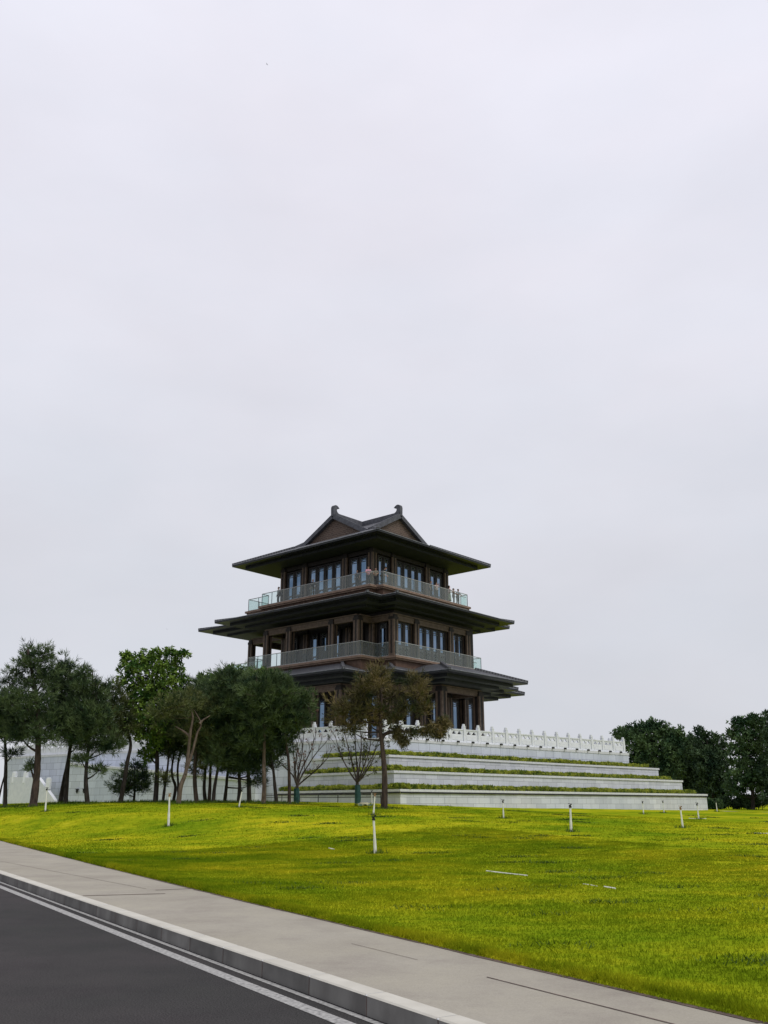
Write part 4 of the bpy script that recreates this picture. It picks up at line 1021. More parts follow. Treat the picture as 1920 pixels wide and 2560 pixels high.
tree("brown_pine", "lone rust-tinged pine standing forward before the platform corner, one long limb to the right", "pine tree", 53, S7, 2.676, [(1232, 1028), (1234, 900), (1232, 760), (1218, 620), (1203, 480), (1215, 330), (1195, 150)],
     [(1205, 100, 62, 42), (1180, 170, 115, 60), (1440, 170, 80, 45), (1100, 235, 90, 46), (1060, 290, 110, 60), (1290, 265, 110, 52), (1460, 250, 75, 44), (930, 320, 75, 34), (960, 380, 85, 42), (1060, 370, 130, 70), (1200, 380, 140, 60), (1400, 352, 120, 46), (1490, 350, 60, 34), (1120, 440, 95, 42), (940, 450, 70, 34), (1010, 500, 50, 26), (1300, 430, 60, 30)],
     'pine_rust', 0.20, 'bark_red', dens=0.85, extra_limbs=[[(1212, 560), (1240, 520), (1300, 505), (1400, 500), (1500, 480), (1610, 430)]])
# its sparse right-hand limb
bp = [o for o in col.objects if o.name.startswith("brown_pine")][0]
Pl, Dl = [], []
for cx, cy, rx, ry in ((1330, 535, 36, 36), (1360, 570, 30, 30), (1440, 505, 60, 28), (1520, 500, 60, 36), (1580, 470, 50, 40), (1630, 430, 40, 30), (1600, 520, 36, 26), (1310, 490, 40, 20), (1640, 460, 26, 20)):
    c_ = atY(*S7(cx, cy), 53.4) - bp.location; m_ = 60
    P = rng.normal(0, 0.5, (m_, 3)) * np.array([rx, rx, ry]) * 53 / F_PX / 2.676 + np.array(c_)
    Pl.append(P); Dl.append(np.tile([0.15, 0, -0.1], (m_, 1)))
V = leaf_cloud(np.concatenate(Pl), np.concatenate(Dl), 10, 0.30, 0.04, 0.7, 0.25); np_mesh("crown", V, quads_of(V), M['pine_rust'], bp)

tree("cloud_pine", "small pruned pine with flat layered tufts by the granite wall", "pine tree", 66, S6, 2.9625, [(990, 1318), (994, 1240), (998, 1150), (1000, 1060)],
     [(1010, 1055, 75, 26), (1050, 1035, 36, 16), (950, 1125, 65, 24), (1060, 1125, 65, 26), (905, 1190, 80, 36), (1010, 1185, 80, 36), (1065, 1215, 46, 32), (930, 1240, 70, 22)], 'pine_dark', 0.10, dens=1.3)

# bare vase-shaped trees with wrapped trunks
def bare_tree(label, base, D, fork, limbs, wrap_top, leaves, leafm, seed):
    random.seed(seed)
    tp = path_pts([S7(*base), S7(*fork)], D); b0 = tp[0].copy()
    root = thing("bare_tree", label, "bare tree", b0, 0, "vase-shaped bare trees")
    tb = MB(); tb.tube(smooth_path([p - b0 for p in tp], 4), [0.13, 0.12, 0.115, 0.11, 0.10], 8)
    fk = tp[1] - b0; tips = []
    def grow(p, d, ln, r, lev):
        q = p + d * ln; mid = p.lerp(q, 0.5) + Vector((random.uniform(-.06, .06), random.uniform(-.06, .06), 0.04)) * ln
        tb.tube([p, mid, q], [r, r * 0.8, r * 0.6], 5, cap=False); tips.append(q)
        if lev > 0:
            for _ in range(random.choice((2, 3))):
                nd = (d + Vector((random.uniform(-.5, .5), random.uniform(-.5, .5), random.uniform(0.0, .45)))).normalized()
                grow(q.lerp(mid, random.uniform(0, 0.6)), nd, ln * random.uniform(0.5, 0.75), r * 0.55, lev - 1)
    for lb in limbs:
        pts = [fk] + [atY(*S7(*p), D) - b0 + Vector((0, random.uniform(-0.7, 0.7), 0)) for p in lb]
        s_ = smooth_path(pts, 4); r = 0.065; nn = len(s_)
        tb.tube(s_, [r * (1 - 0.8 * i / (nn - 1)) for i in range(nn)], 6)
        for i in range(3, nn, 2):
            d = (s_[i] - s_[i - 1]).normalized()
            nd = (d + Vector((random.uniform(-.7, .7), random.uniform(-.7, .7), random.uniform(0, .3)))).normalized()
            grow(s_[i], nd, random.uniform(0.5, 0.95), 0.020, 2)
    tb.build("trunk", M['twig'], root)
    wt = atY(*S7(*wrap_top), D) - b0
    wm = MB(); wm.tube([Vector((0, 0, 0.0)), wt * 0.5 + Vector((0.02, 0, 0)), wt], [0.19, 0.20, 0.17], 9); wm.build("trunk_wrap", M['wrap'], root)
    T_ = np.array([tuple(t) for t in tips]); sel = T_[rng.random(len(T_)) < leaves]
    V = leaf_cloud(sel + rng.normal(0, 0.08, sel.shape), np.tile([0, 0, 0.1], (len(sel), 1)), 6, 0.15, 0.075, 0.9, 0.2)
    np_mesh("leaves", V, quads_of(V), M[leafm], root)
    return root
bare_tree("nearly leafless vase-shaped tree with a few withered leaves and teal-wrapped foot, left of its twin", (645, 972), 61, (650, 870),
          [[(625, 800), (560, 740), (520, 700)], [(632, 780), (620, 640), (610, 520)], [(655, 780), (680, 640), (700, 470)], [(670, 780), (740, 620), (780, 500)], [(680, 800), (770, 660), (850, 580)], [(690, 830), (800, 750), (870, 670)], [(640, 760), (650, 620), (640, 560)]],
          (646, 885), 0.22, 'leaf_red', 3)
bare_tree("vase-shaped tree with small sparse green leaves and teal-wrapped foot, beside the lone brown pine", (1055, 972), 60, (1052, 845),
          [[(1010, 790), (940, 660), (900, 520)], [(1030, 760), (990, 600), (960, 480)], [(1050, 760), (1040, 600), (1040, 470)], [(1065, 760), (1080, 600), (1070, 470)], [(1080, 780), (1130, 640), (1150, 500)], [(1090, 790), (1160, 660), (1195, 560)], [(1085, 810), (1140, 730), (1185, 650)]],
          (1054, 862), 0.55, 'leaf_sparse', 5)

# trees beyond the platform on the right
GR = "dark broadleaf trees beyond the platform"
def rtree(label, D, trunk, clumps, fol, r0=0.22, dens=0.72):
    return tree("broadleaf_tree", label, "broadleaf tree", D, S1, 3.19, trunk, clumps, fol, r0, 'bark', 'far', dens, GR)
rtree("wide dark green tree just right of the platform's end, with a flat spreading top", 112, [(760, 900), (770, 700), (760, 480), (740, 300)],
      [(480, 300, 60, 34), (560, 290, 90, 45), (650, 260, 90, 45), (740, 220, 60, 30), (760, 260, 110, 50), (880, 290, 100, 50), (950, 300, 40, 24), (620, 350, 120, 70), (780, 360, 140, 70), (920, 380, 100, 60), (650, 450, 130, 80), (800, 470, 140, 80), (920, 500, 110, 90), (700, 570, 120, 90), (850, 600, 140, 100), (760, 700, 130, 80), (620, 540, 60, 60)], 'leaf_mid')
rtree("lower dark tree filling the gap between the two tallest trees on the right", 116, [(1060, 900), (1060, 700), (1040, 500)],
      [(1010, 360, 90, 50), (1080, 420, 90, 60), (980, 450, 100, 70), (1060, 530, 120, 90), (980, 620, 130, 100), (1090, 660, 120, 100), (1000, 760, 130, 80), (1110, 780, 100, 70), (900, 740, 120, 80)], 'leaf_dark')
rtree("dark tree with a small tufted peak, second from the photo's right edge", 110, [(1220, 910), (1215, 700), (1200, 500), (1160, 330)],
      [(1130, 295, 46, 36), (1180, 330, 60, 36), (1265, 335, 44, 34), (1200, 400, 90, 50), (1290, 420, 80, 50), (1160, 480, 90, 60), (1250, 510, 100, 70), (1190, 600, 110, 80), (1280, 630, 110, 90), (1210, 730, 110, 80), (1300, 760, 100, 70)], 'leaf_dark')
rtree("tall lighter green tree at the photo's right edge, gaps of sky in its crown", 100, [(1540, 915), (1535, 740), (1520, 540), (1470, 300)],
      [(1420, 215, 60, 44), (1490, 190, 60, 40), (1560, 210, 70, 50), (1640, 230, 60, 50), (1370, 300, 54, 34), (1450, 310, 80, 50), (1560, 320, 90, 60), (1650, 340, 70, 60), (1410, 410, 80, 50), (1520, 430, 100, 60), (1630, 460, 90, 60), (1440, 520, 90, 60), (1560, 560, 110, 70), (1640, 600, 80, 70), (1430, 640, 100, 60), (1540, 690, 110, 60), (1640, 730, 80, 60), (1400, 740, 80, 50)], 'leaf_mid', dens=0.7)
rtree("dense dark tree mostly outside the photo's right edge, top corner showing", 97, [(1790, 920), (1780, 600), (1760, 300)],
      [(1690, 160, 60, 50), (1740, 200, 80, 60), (1720, 320, 90, 80), (1740, 450, 110, 90), (1730, 590, 110, 90), (1750, 730, 120, 90), (1700, 820, 70, 50)], 'leaf_dark')
rtree("low dark tree hugging the end of the stepped walls on the right", 118, [(1180, 905), (1160, 800), (1130, 720)],
      [(1040, 700, 110, 80), (1140, 720, 110, 90), (1120, 810, 110, 60), (1230, 800, 90, 60), (860, 680, 90, 60)], 'leaf_dark')
def shrub(label, D, x0, x1, y0, y1, fol, name="shrub"):
    c0, c1_ = atY(*S1(x0, y1), D), atY(*S1(x1, y0), D); base = Vector(((c0.x + c1_.x) / 2, D, pt_on_lawn((c0.x + c1_.x) / 2, D) - 0.05))
    root = thing(name, label, "shrub", base, 0, "shrubs under the right-hand trees")
    wd = (c1_.x - c0.x) / 2; hg = max(c1_.z - base.z, 0.6)
    st_ = MB(); Ps = []
    for k in range(9):
        x = random.uniform(-wd * 0.85, wd * 0.85); z = hg * random.uniform(0.55, 0.9)
        st_.tube([(x * 0.7, 0, 0), (x, random.uniform(-.4, .4), z)], [0.04, 0.015], 5)
        P = rng.normal(0, 1, (150, 3)); P /= np.linalg.norm(P, axis=1)[:, None]
        Ps.append(P * rng.random((150, 1)) ** 0.4 * np.array([wd * 0.32, 0.7, hg * 0.42]) + np.array([x, 0, z * 0.72]))
    st_.build("stem", M['twig'], root); P = np.concatenate(Ps); P = P[P[:, 2] > 0]
    V = leaf_cloud(P, np.tile([0, 0, 0.4], (len(P), 1)), 6, 0.24, 0.11, 0.9); np_mesh("foliage", V, quads_of(V), M[fol], root)
shrub("low dark shrub at the foot of the lowest planter wall's right end", 98, 1165, 1275, 825, 905, 'leaf_mid')
shrub("wide low shrub mass under the right-hand trees beside the footpath", 102, 1270, 1480, 800, 910, 'leaf_dark')
shrub("dark shrub at the photo's right edge below the tall lighter tree", 101, 1480, 1720, 790, 915, 'leaf_dark')

# ------------------------------------------------------------------ lawn sprinklers
def dist_of(px, py):        # where the viewing ray meets the lawn
    for D in np.arange(8, 95, 0.15):
        p = atY(px, py, float(D))
        if p.z <= pt_on_lawn(p.x, p.y): return float(D)
    return 60.0
TUFTS = []
def sprinkler(label, px, py, top, lean, head='black', r=0.028):
    D = dist_of(px, py); p = atY(px, py, D); z = pt_on_lawn(p.x, p.y); TUFTS.append((p.x, p.y))
    hgt = max(0.5, atY(px, top, D).z - z - 0.14); k_ = hgt / 0.88; lean *= k_; r *= max(0.75, k_ ** 0.5); root = thing("sprinkler", label, "sprinkler", (p.x, p.y, z - 0.02), 0, "white riser sprinklers on the lawn")
    top = Vector((lean, 0, hgt)); m_ = MB(); m_.tube([Vector((0, 0, 0)), top * 0.45], [r * 1.35, r * 1.2], 9); m_.tube([top * 0.45, top], [r, r * 0.9], 9)
    m_.build("riser_pipe", M['white_pipe'], root)
    h_ = MB(); t = top
    h_.tube([t, t + Vector((0, 0, 0.05))], [r * 1.5, r * 1.5], 8); h_.tube([t + Vector((0, 0, 0.05)), t + Vector((0, 0, 0.10))], [r * 0.8, r * 0.9], 8)
    h_.tube([t + Vector((-0.05, 0, 0.07)), t + Vector((0.07, 0, 0.13))], [0.018, 0.014], 6); h_.bar(t + Vector((-0.08, 0, 0.145)), t + Vector((0.06, 0, 0.135)), 0.03, 0.02); h_.bar(t + Vector((-0.075, 0, 0.06)), t + Vector((-0.075, 0, 0.14)), 0.02, 0.02)
    h_.build("sprinkler_head", M[head], root); return root
sprinkler("tall white sprinkler pole nearest the sidewalk, black head tilted left", 938.6, 2134.5, 2036, -0.05, 'black', 0.034)
sprinkler("white sprinkler pole with brown head rising just behind the nearest one", 933.5, 2037, 1982, 0.07, 'rust', 0.034)
sprinkler("thin white sprinkler pole before the low railing, by the teal netting", 930, 2014, 1975, -0.02, 'black', 0.026)
sprinkler("white sprinkler pole with brown head standing on the left lawn below the green tree", 421, 2066, 1982, -0.03, 'rust', 0.034)
sprinkler("white sprinkler pole farthest left, before the white stair", 113, 2029, 1968, -0.03, 'black', 0.03)
sprinkler("white sprinkler pole tilted right under the dense dark pines", 597, 2019, 1971, 0.13, 'black', 0.03)
sprinkler("white sprinkler pole alone before the lowest planter wall, right of the lone brown pine", 1259, 2046, 1998, 0.0, 'black', 0.03)
sprinkler("large white sprinkler pole with dark head in the middle of the right lawn", 1428, 2079, 2008, 0.02, 'black', 0.038)
sprinkler("small white sprinkler pole before the planter wall, left of a twin pair", 1609, 2036, 2002, -0.01, 'black', 0.034)
sprinkler("small white sprinkler pole before the planter wall, next to the big T-headed one", 1660, 2032.5, 2001, -0.02, 'black', 0.034)
sprinkler("large white sprinkler pole with wide T-shaped head on the right lawn", 1707, 2070, 2014, -0.02, 'rust', 0.036)
sprinkler("white sprinkler pole at the end of the planter walls, beside a white strip", 1747, 2048, 2006, -0.02, 'black', 0.036)
sprinkler("small far sprinkler pole on the right before the dark shrubs", 1793, 2029, 2001, -0.02, 'black', 0.034)

def lawn_strip(label, x0, y0, x1, y1, D0, D1, r=0.03):
    m_ = MB(); a, b = atY(x0, y0, D0), atY(x1, y1, D1); n = 6; pts = []
    for k in range(n + 1):
        q = a.lerp(b, k / n); pts.append(Vector((q.x, q.y, pt_on_lawn(q.x, q.y) + r * 0.5)))
    c = pts[0].copy(); m_.tube([p - c for p in pts], [r] * (n + 1), 8); o = m_.build("pipe", M['white_pipe']); o.location = c
    tag(o, label, "pipe", "white pipes lying in the grass")
for lab, x0, y0, x1, y1, r in (("long white pipe lying bare in the middle of the right lawn", 1216, 2179, 1318, 2191, 0.014),
                            ("short white pipe in two visible lengths below the long one, left bit thin", 1458, 2212, 1493, 2217, 0.009),
                            ("short white pipe stub ending the line below the long pipe", 1511, 2219, 1538, 2223, 0.016),
                            ("tiny white pipe stub left of the nearest sprinkler", 822, 2122, 836, 2125, 0.018),
                            ("white pipe lying at the photo's right edge on the lawn", 1886, 2083, 1930, 2084, 0.014),
                            ("thin white pipe at the foot of the sprinkler by the planter walls' end", 1722, 2046, 1766, 2047, 0.014)):
    lawn_strip(lab, x0, y0, x1, y1, dist_of(x0, y0), dist_of(x1, y1), r)
# pale slab and teal netting by the low railing
p = atY(911, 2010.5, 57); m_ = MB(); zz = pt_on_lawn(p.x, p.y)
n = 12; ring = [(0.36 * math.cos(6.283 * i / n) * random.uniform(.85, 1.1), 0.24 * math.sin(6.283 * i / n)) for i in range(n)]
m_.prism(ring, 0, 0.12); m_.prism([(x * 0.7, y * 0.7) for x, y in ring], 0.12, 0.17); o = m_.build("stone_slab", M['pale']); o.location = (p.x, p.y, zz + 0.02)
tag(o, "pale flat stone lying in the grass before the low railing", "stone")
p = atY(908, 2019, 55); m_ = MB(); zz = pt_on_lawn(p.x, p.y)
for i in range(10):
    for j in range(4):
        P = lambda a, b: ((a - 5) * 0.11, (b - 2) * 0.2, 0.05 + 0.05 * math.sin(a * 1.3) * math.cos(b * 1.1) + 0.04)
        m_.quad([P(i, j), P(i + 1, j), P(i + 1, j + 1), P(i, j + 1)])
o = m_.build("netting", M['net']); o.location = (p.x, p.y, zz); tag(o, "crumpled teal netting on the grass beside the pale stone", "netting")

Vt = []
for x_, y_ in TUFTS + TRUNKS:
    big_ = (x_, y_) in TRUNKS; n = 260 if big_ else 90; rr_ = 0.55 if big_ else 0.16
    X = x_ + rng.normal(0, rr_, n); Y = y_ + rng.normal(0, rr_, n); t0_ = RT.x * X + RT.y * Y
    Hh = lawn_points(t0_, RN.x * X + RN.y * Y - edge_w(t0_))[2] + EZ
    hg = rng.uniform(0.05, 0.20 if not big_ else 0.24, n); an = rng.uniform(0, 6.283, n); wd = 0.012 if not big_ else 0.02
    b = np.c_[X, Y, Hh - 0.01]; wv_ = np.c_[np.cos(an) * wd, np.sin(an) * wd, 0 * an]
    Vt.append(np.stack([b + wv_, b - wv_, b + np.c_[rng.normal(0, 0.05, n), rng.normal(0, 0.05, n), hg]], 1).reshape(-1, 3))
for _ in range(150):              # scattered darker clumps in the turf
    y_ = 9 + 62 * rng.random() ** 1.4; x_ = rng.uniform(-0.5, 0.55) * y_
    s0_ = RN.x * x_ + RN.y * y_; s0_ -= float(edge_w(RT.x * x_ + RT.y * y_))
    if s0_ < 0.6: continue
    n = int(rng.uniform(60, 200)); X = x_ + rng.normal(0, 0.30, n); Y = y_ + rng.normal(0, 0.14, n); t0_ = RT.x * X + RT.y * Y
    Hh = lawn_points(t0_, np.maximum(RN.x * X + RN.y * Y - edge_w(t0_), 0.1))[2] + EZ
    hg = rng.uniform(0.02, 0.07, n); an = rng.uniform(0, 6.283, n); wd = 0.010 * max(1, y_ / 18)
    b = np.c_[X, Y, Hh - 0.005]; wv_ = np.c_[np.cos(an) * wd, np.sin(an) * wd, 0 * an]
    Vt.append(np.stack([b + wv_, b - wv_, b + np.c_[rng.normal(0, 0.04, n), rng.normal(0, 0.04, n), hg]], 1).reshape(-1, 3))
Vt = np.concatenate(Vt)
to = np_mesh("grass_tufts", Vt, np.arange(len(Vt)).reshape(-1, 3), M['tuft']); tag(to, "darker grass tufts in the lawn and round the poles and tree trunks", "grass", kind="stuff")

# ------------------------------------------------------------------ people on the balconies
def skin_obj(name, verts, edges, radii, m, parent, root_i=0, lv=1):
    me = bpy.data.meshes.new(name); me.from_pydata(verts, edges, []); o = bpy.data.objects.new(name, me); col.objects.link(o); o.parent = parent
    o.modifiers.new("skin", 'SKIN')
    for i, sv in enumerate(me.skin_vertices[0].data):
        r = radii[i]; sv.radius = (r, r) if not isinstance(r, tuple) else r
        sv.use_root = (i == root_i)
    sm = o.modifiers.new("subsurf", 'SUBSURF'); sm.levels = lv; sm.render_levels = lv
    me.materials.append(m); return o
def cloth(name, c):
    if name not in M: M[name] = mat(name, tuple(x * 0.85 for x in c), tuple(min(1, x * 1.1) for x in c), 6, 0.85)
    return M[name]
def person(label, u, v, h, facing, top, bottom, lean=0.0, arms='down', hair='short', hgt=1.78, skirt=False, cap=None, bag=None):
    """facing: local angle (radians) of the body's front in the pavilion's x-y plane"""
    x, y, z = v, u, 0
    wp = Matrix.Rotation(TH, 3, 'Z') @ Vector((v, u, 0)) + Vector((PC.x, PC.y, h + EZ))
    root = thing("person", label, "person", wp, TH + facing - math.pi / 2, "visitors on the pavilion's balconies")
    s = hgt / 1.70
    cl, sl = math.cos(lean), math.sin(lean)
    hip = Vector((0, 0, 0.92))
    def B(x, y, z):            # upper-body point bent forward about the hip
        d = Vector((x, y, z)) - hip
        return tuple((hip + Vector((d.x, d.y * cl + d.z * sl, d.z * cl - d.y * sl))) * s)
    def Lg(x, y, z): return tuple(Vector((x, y, z)) * s)
    V, E, R = [], [], []
    def add(p, r, par=None):
        V.append(p); R.append(r * s * 1.06); k = len(V) - 1
        if par is not None: E.append((par, k))
        return k
    pel = add(Lg(0, 0, 0.93), 0.125); wa = add(B(0, 0, 1.08), 0.115, pel); ch = add(B(0, 0.0, 1.30), 0.14, wa); nk0 = add(B(0, 0, 1.42), 0.07, ch); nk = add(B(0, 0.01, 1.49), 0.05, nk0)
    hd = add(B(0, 0.03, 1.56), 0.078, nk); hd2 = add(B(0, 0.025, 1.64), 0.082, hd); add(B(0, 0.02, 1.69), 0.055, hd2)
    hands = []
    for sx in (-1, 1):
        sh = add(B(sx * 0.17, 0, 1.38), 0.055, ch)
        if arms == 'rail': el, wr = B(sx * 0.24, 0.16, 1.16), B(sx * 0.15, 0.38, 1.10)
        elif arms == 'photo': el, wr = B(sx * 0.22, 0.16, 1.20), B(sx * 0.07, 0.34, 1.42)
        else: el, wr = B(sx * 0.25, -0.02, 1.12), B(sx * 0.25, 0.07, 0.88)
        e_ = add(el, 0.042, sh); w0 = add(wr, 0.028, e_)
        dv = (Vector(wr) - Vector(el)).normalized(); sdv = Vector((1, 0, 0)) - dv * dv.x; sdv.normalize()
        pm = add(tuple(Vector(wr) + dv * 0.07 * s), 0.032, w0)
        for fi, (o_, l_) in enumerate(((-0.03, 0.068), (-0.01, 0.080), (0.01, 0.076), (0.03, 0.06))):
            k1 = add(tuple(Vector(wr) + (dv * (0.10 + l_ * 0.4) + sdv * o_) * s), 0.009, pm); add(tuple(Vector(wr) + (dv * (0.10 + l_ * 0.85) + sdv * o_ * 1.05 + Vector((0, 0, -0.015))) * s), 0.008, k1)
        add(tuple(Vector(wr) + (dv * 0.085 + sdv * (-sx) * 0.06) * s), 0.010, pm)
        hp = add(Lg(sx * 0.09, 0, 0.88), 0.095, pel); kn = add(Lg(sx * 0.11, 0.03, 0.48), 0.062, hp); an = add(Lg(sx * 0.12, 0.0, 0.08), 0.042, kn); add(Lg(sx * 0.13, 0.14, 0.035), 0.038, an)
    skin_obj("body", V, E, R, M['skin'], root)
    # shirt
    V2, E2, R2 = [], [], []
    def add2(p, r, par=None):
        V2.append(p); R2.append(r * s * 1.10); k = len(V2) - 1
        if par is not None: E2.append((par, k))
        return k
    a0 = add2(Lg(0, 0, 0.88), 0.150); a1 = add2(B(0, 0, 1.08), 0.140, a0); a2 = add2(B(0, 0, 1.30), 0.165, a1); add2(B(0, 0, 1.42), 0.085, a2)
    for sx in (-1, 1):
        s0 = add2(B(sx * 0.17, 0, 1.38), 0.072, a2)
        if arms == 'rail': el = B(sx * 0.24, 0.16, 1.16)
        elif arms == 'photo': el = B(sx * 0.22, 0.16, 1.20)
        else: el = B(sx * 0.25, -0.02, 1.12)
        add2(tuple(Vector(V2[s0]).lerp(Vector(el), 0.9)), 0.06, s0)
    skin_obj("shirt", V2, E2, R2, top, root)
    V3, E3, R3 = [], [], []
    if skirt:
        m_ = MB(); n = 12; rings = []
        for zz, rr in ((0.98, 0.145), (0.80, 0.20), (0.55, 0.23), (0.25, 0.27)):
            rings.append([(rr * s * math.cos(6.283 * i / n), rr * 0.8 * s * math.sin(6.283 * i / n), zz * s) for i in range(n)])
        for a, b in zip(rings[:-1], rings[1:]):
            for i in range(n): m_.quad([b[i], b[(i + 1) % n], a[(i + 1) % n], a[i]])
        m_.build("skirt", bottom, root, smooth=True)
    else:
        V3 = [Lg(0, 0, 0.94)]; R3 = [0.14 * s]
        for sx in (-1, 1):
            k = len(V3); V3 += [Lg(sx * 0.09, 0, 0.86), Lg(sx * 0.11, 0.03, 0.48), Lg(sx * 0.12, 0, 0.09)]; R3 += [0.108 * s, 0.08 * s, 0.066 * s]; E3 += [(0, k), (k, k + 1), (k + 1, k + 2)]
        skin_obj("trousers", V3, E3, R3, bottom, root)
    hm = bmesh.new(); bmesh.ops.create_uvsphere(hm, u_segments=14, v_segments=10, radius=1.0)
    for vv in hm.verts:
        q = vv.co.copy(); low = -0.35 if q.y > 0.2 else (-0.75 if hair == 'short' else -2.4)
        q.z = max(q.z, low) if hair == 'short' else (q.z if q.z > -0.3 or q.y > 0.2 else q.z * 2.4)
        if q.y > 0.2: q.z = max(q.z, 0.15)
        vv.co = Vector(B(q.x * 0.098, -0.012 + q.y * 0.108, 1.635 + q.z * 0.10))
    me = bpy.data.meshes.new("hair"); hm.to_mesh(me); hm.free(); me.materials.append(M['hair'] if cap is None else cap); ho = bpy.data.objects.new("hair" if cap is None else "cap", me); col.objects.link(ho); ho.parent = root
    # face: eyes, nose, mouth
    fm = MB()
    for sx in (-1, 1): fm.obox(B(sx * 0.032, 0.105, 1.60), Vector((0.012, 0, 0)) * s, Vector((0, 0.006, 0)) * s, Vector((0, 0, 0.006)) * s)
    fm.obox(B(0, 0.105, 1.525), Vector((0.02, 0, 0)) * s, Vector((0, 0.006, 0)) * s, Vector((0, 0, 0.005)) * s); fm.build("eyes_and_mouth", M['hair'], root)
    nm = MB(); nm.tube([B(0, 0.10, 1.60), B(0, 0.125, 1.56)], [0.008 * s, 0.016 * s], 6); nm.build("nose", M['skin'], root)
    if bag is not None:
        bm_ = MB(); bm_.obox(Lg(-0.28, -0.03, 0.98), Vector((0.06, 0, 0)), Vector((0, 0.16, 0)), Vector((0, 0, 0.17))); bm_.obox(Lg(-0.28, -0.03, 1.17), Vector((0.04, 0, 0)), Vector((0, 0.12, 0)), Vector((0, 0, 0.03)))
        bo = bm_.build("shoulder_bag", bag); bo.parent = root
        tag(bo)
    return root
white, dark, grey = cloth("off_white_cloth", (0.48, 0.48, 0.47)), cloth("black_cloth", (0.018, 0.019, 0.022)), cloth("grey_cloth", (0.20, 0.21, 0.23))
pink, navy, khaki = cloth("pink_cloth", (0.80, 0.40, 0.48)), cloth("navy_cloth", (0.03, 0.04, 0.06)), cloth("khaki_cloth", (0.22, 0.20, 0.16))
cream, plum, ltblue = cloth("cream_cloth", (0.80, 0.76, 0.62)), cloth("plum_grey_cloth", (0.17, 0.14, 0.165)), cloth("pale_blue_cloth", (0.36, 0.40, 0.46))
rose, char = cloth("rose_cloth", (0.72, 0.52, 0.49)), cloth("charcoal_cloth", (0.06, 0.065, 0.07))
FL, FR_ = math.pi, -math.pi / 2      # looking out over the left (-x) and the right (-y) railing
H3 = 19.6
person("person in white shirt standing alone at the balcony's left end, black bag at the side", 4.95, -7.25, H3, FL - 0.3, white, navy, bag=dark)
person("person in black top and khaki trousers with white cap at the upper left railing", -0.1, -7.3, H3, FL + 0.4, dark, khaki, cap=white)
person("short person in grey crouched low behind the glass, right of the white-capped visitor", -1.8, -7.2, H3, FL, grey, khaki, lean=0.5, hgt=1.25)
person("person all in dark clothes standing back from the railing, left of the pink shirt", -6.0, -7.2, H3, FL + 0.2, navy, dark)
person("person in pink shirt leaning on the railing at the front corner", -7.5, -7.3, H3, FL + 0.9, pink, dark, lean=0.12, arms='rail', hgt=1.86)
person("person in patterned grey top bending over the front corner railing beside the pink shirt", -8.05, -6.85, H3, FL + 0.7, khaki, char, lean=0.15, arms='rail', hgt=1.70)
person("person in black bent far over the railing at the front corner", -8.35, -6.25, H3, FR_, dark, dark, lean=0.55, arms='rail', hgt=1.92)
person("person with black hair and dark clothes standing behind the glass left of the last window", -8.55, 0.9, H3, FR_ + 0.3, char, dark)
person("person in rosy beige top taking a picture at the right railing", -8.55, 1.8, H3, FR_ - 0.3, rose, char, arms='photo')
person("woman-haired person in pink top and long cream skirt at the balcony's right end", -8.5, 4.0, H3, FR_ + 0.9, rose, cream, hair='long', skirt=True, arms='rail', hgt=1.84)
person("person in plum-grey clothes, between the cream skirt and the last visitor on the right", -8.5, 4.75, H3, FR_ + 0.5, plum, plum, hgt=1.68, arms='rail')
person("person in pale blue shirt rightmost on the upper balcony, leaning on the rail", -8.5, 5.45, H3, FR_ - 0.2, ltblue, grey, hgt=1.72, arms='rail', lean=0.15)

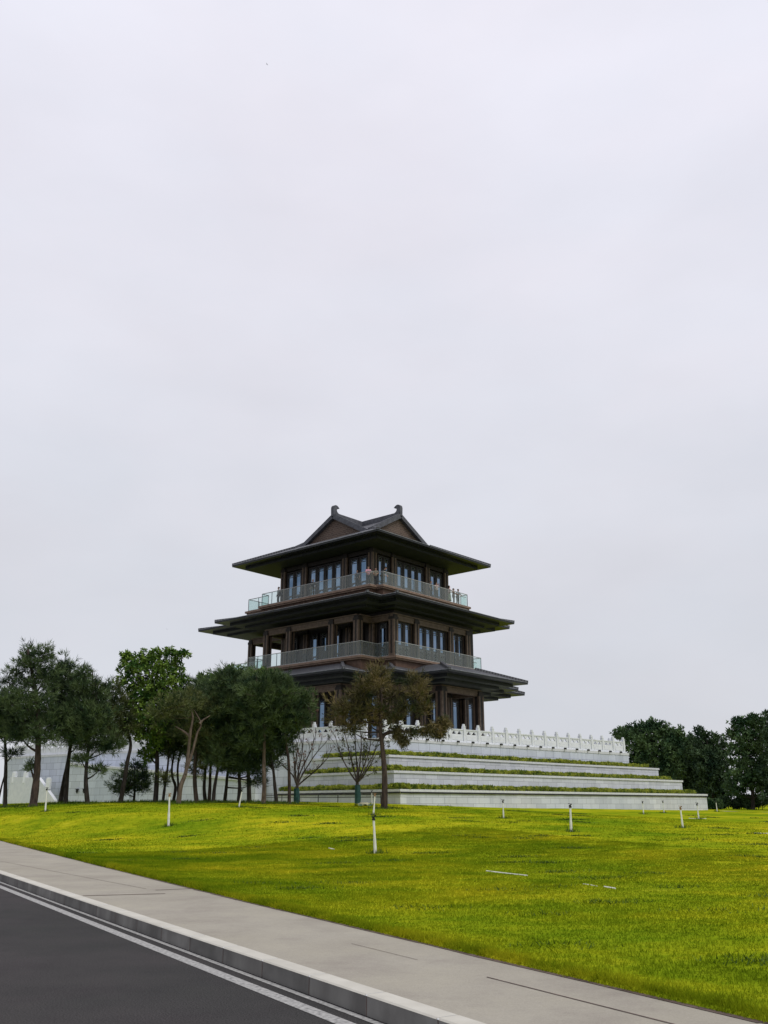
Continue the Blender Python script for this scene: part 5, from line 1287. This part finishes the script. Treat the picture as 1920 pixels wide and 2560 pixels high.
# two dark round-backed chairs behind the glass of the lower balcony
def round_chair(label, u, v):
    wp = Matrix.Rotation(TH, 3, 'Z') @ Vector((v, u, 0)) + Vector((PC.x, PC.y, 12.82 + EZ))
    root = thing("armchair", label, "chair", wp, TH, "dark round-backed chairs on the lower balcony")
    m_ = MB(); n = 14; r = 0.46
    pts = [(r * math.cos(a), r * math.sin(a)) for a in np.linspace(math.radians(70), math.radians(290), n)]
    for i in range(n - 1):
        h0_, h1_ = [0.60 + 0.40 * math.cos((k - (n - 1) / 2) / ((n - 1) / 2) * 1.3) for k in (i, i + 1)]
        (x0, y0), (x1, y1) = pts[i], pts[i + 1]; q = 0.84
        m_.quad([(x1, y1, 0.12), (x0, y0, 0.12), (x0, y0, h0_), (x1, y1, h1_)]); m_.quad([(x0 * q, y0 * q, 0.12), (x1 * q, y1 * q, 0.12), (x1 * q, y1 * q, h1_), (x0 * q, y0 * q, h0_)])
        m_.quad([(x0, y0, h0_), (x0 * q, y0 * q, h0_), (x1 * q, y1 * q, h1_), (x1, y1, h1_)])
    m_.build("backrest", M['black'], root)
    s_ = MB(); s_.prism([(0.38 * math.cos(6.283 * i / 14), 0.38 * math.sin(6.283 * i / 14)) for i in range(14)], 0.30, 0.45, True, True); s_.build("seat", M['frame'], root)
    for sx, sy in ((-1, -1), (-1, 1), (1, -1), (1, 1)):
        l = MB(); l.tube([(sx * 0.26, sy * 0.26, 0), (sx * 0.24, sy * 0.24, 0.32)], [0.02, 0.025], 6); l.build("leg", M['black'], root)
round_chair("dark round-backed chair behind the lower balcony glass, left of its twin", -0.3, -8.0)
round_chair("dark round-backed chair beside the column, behind the lower balcony glass", -3.0, -8.0)

# ------------------------------------------------------------------ birds
def bird(label, px, py, D, span, bank):
    p = atY(px, py, D); root = thing("bird", label, "bird", p, 0.6, "birds in the sky")
    root.rotation_euler = (0.2, bank, 0.6)
    m_ = MB(); m_.tube([(0, -0.5 * span * 0.6, 0), (0, -0.1 * span, 0.01), (0, 0.12 * span, 0.01), (0, 0.26 * span, 0.015), (0, 0.32 * span, 0)], [0.01 * span, 0.055 * span, 0.06 * span, 0.035 * span, 0.008 * span], 8)
    m_.build("body", M['char_bird'], root)
    for s_ in (-1, 1):
        w_ = MB(); top = [(0.03 * s_, 0.12, 0.02), (0.25 * s_, 0.16, 0.12), (0.5 * s_, 0.02, 0.16), (0.26 * s_, -0.02, 0.11), (0.03 * s_, -0.10, 0.02)]
        a = [(x * span, y * span, z * span) for x, y, z in top]; b = [(x, y, z - 0.012 * span) for x, y, z in a]
        w_.quad(a); w_.quad(b[::-1])
        for i in range(5): w_.quad([a[i], b[i], b[(i + 1) % 5], a[(i + 1) % 5]])
        w_.build("wing", M['char_bird'], root)
M['char_bird'] = mat("grey_plumage", (0.06, 0.06, 0.065), (0.10, 0.10, 0.105), 8, 0.8)
bird("small grey bird high in the empty sky", 667, 160, 55, 0.24, 0.9)
bird("tiny dark bird flying low left of the pavilion", 418, 1573, 75, 0.24, 0.3)
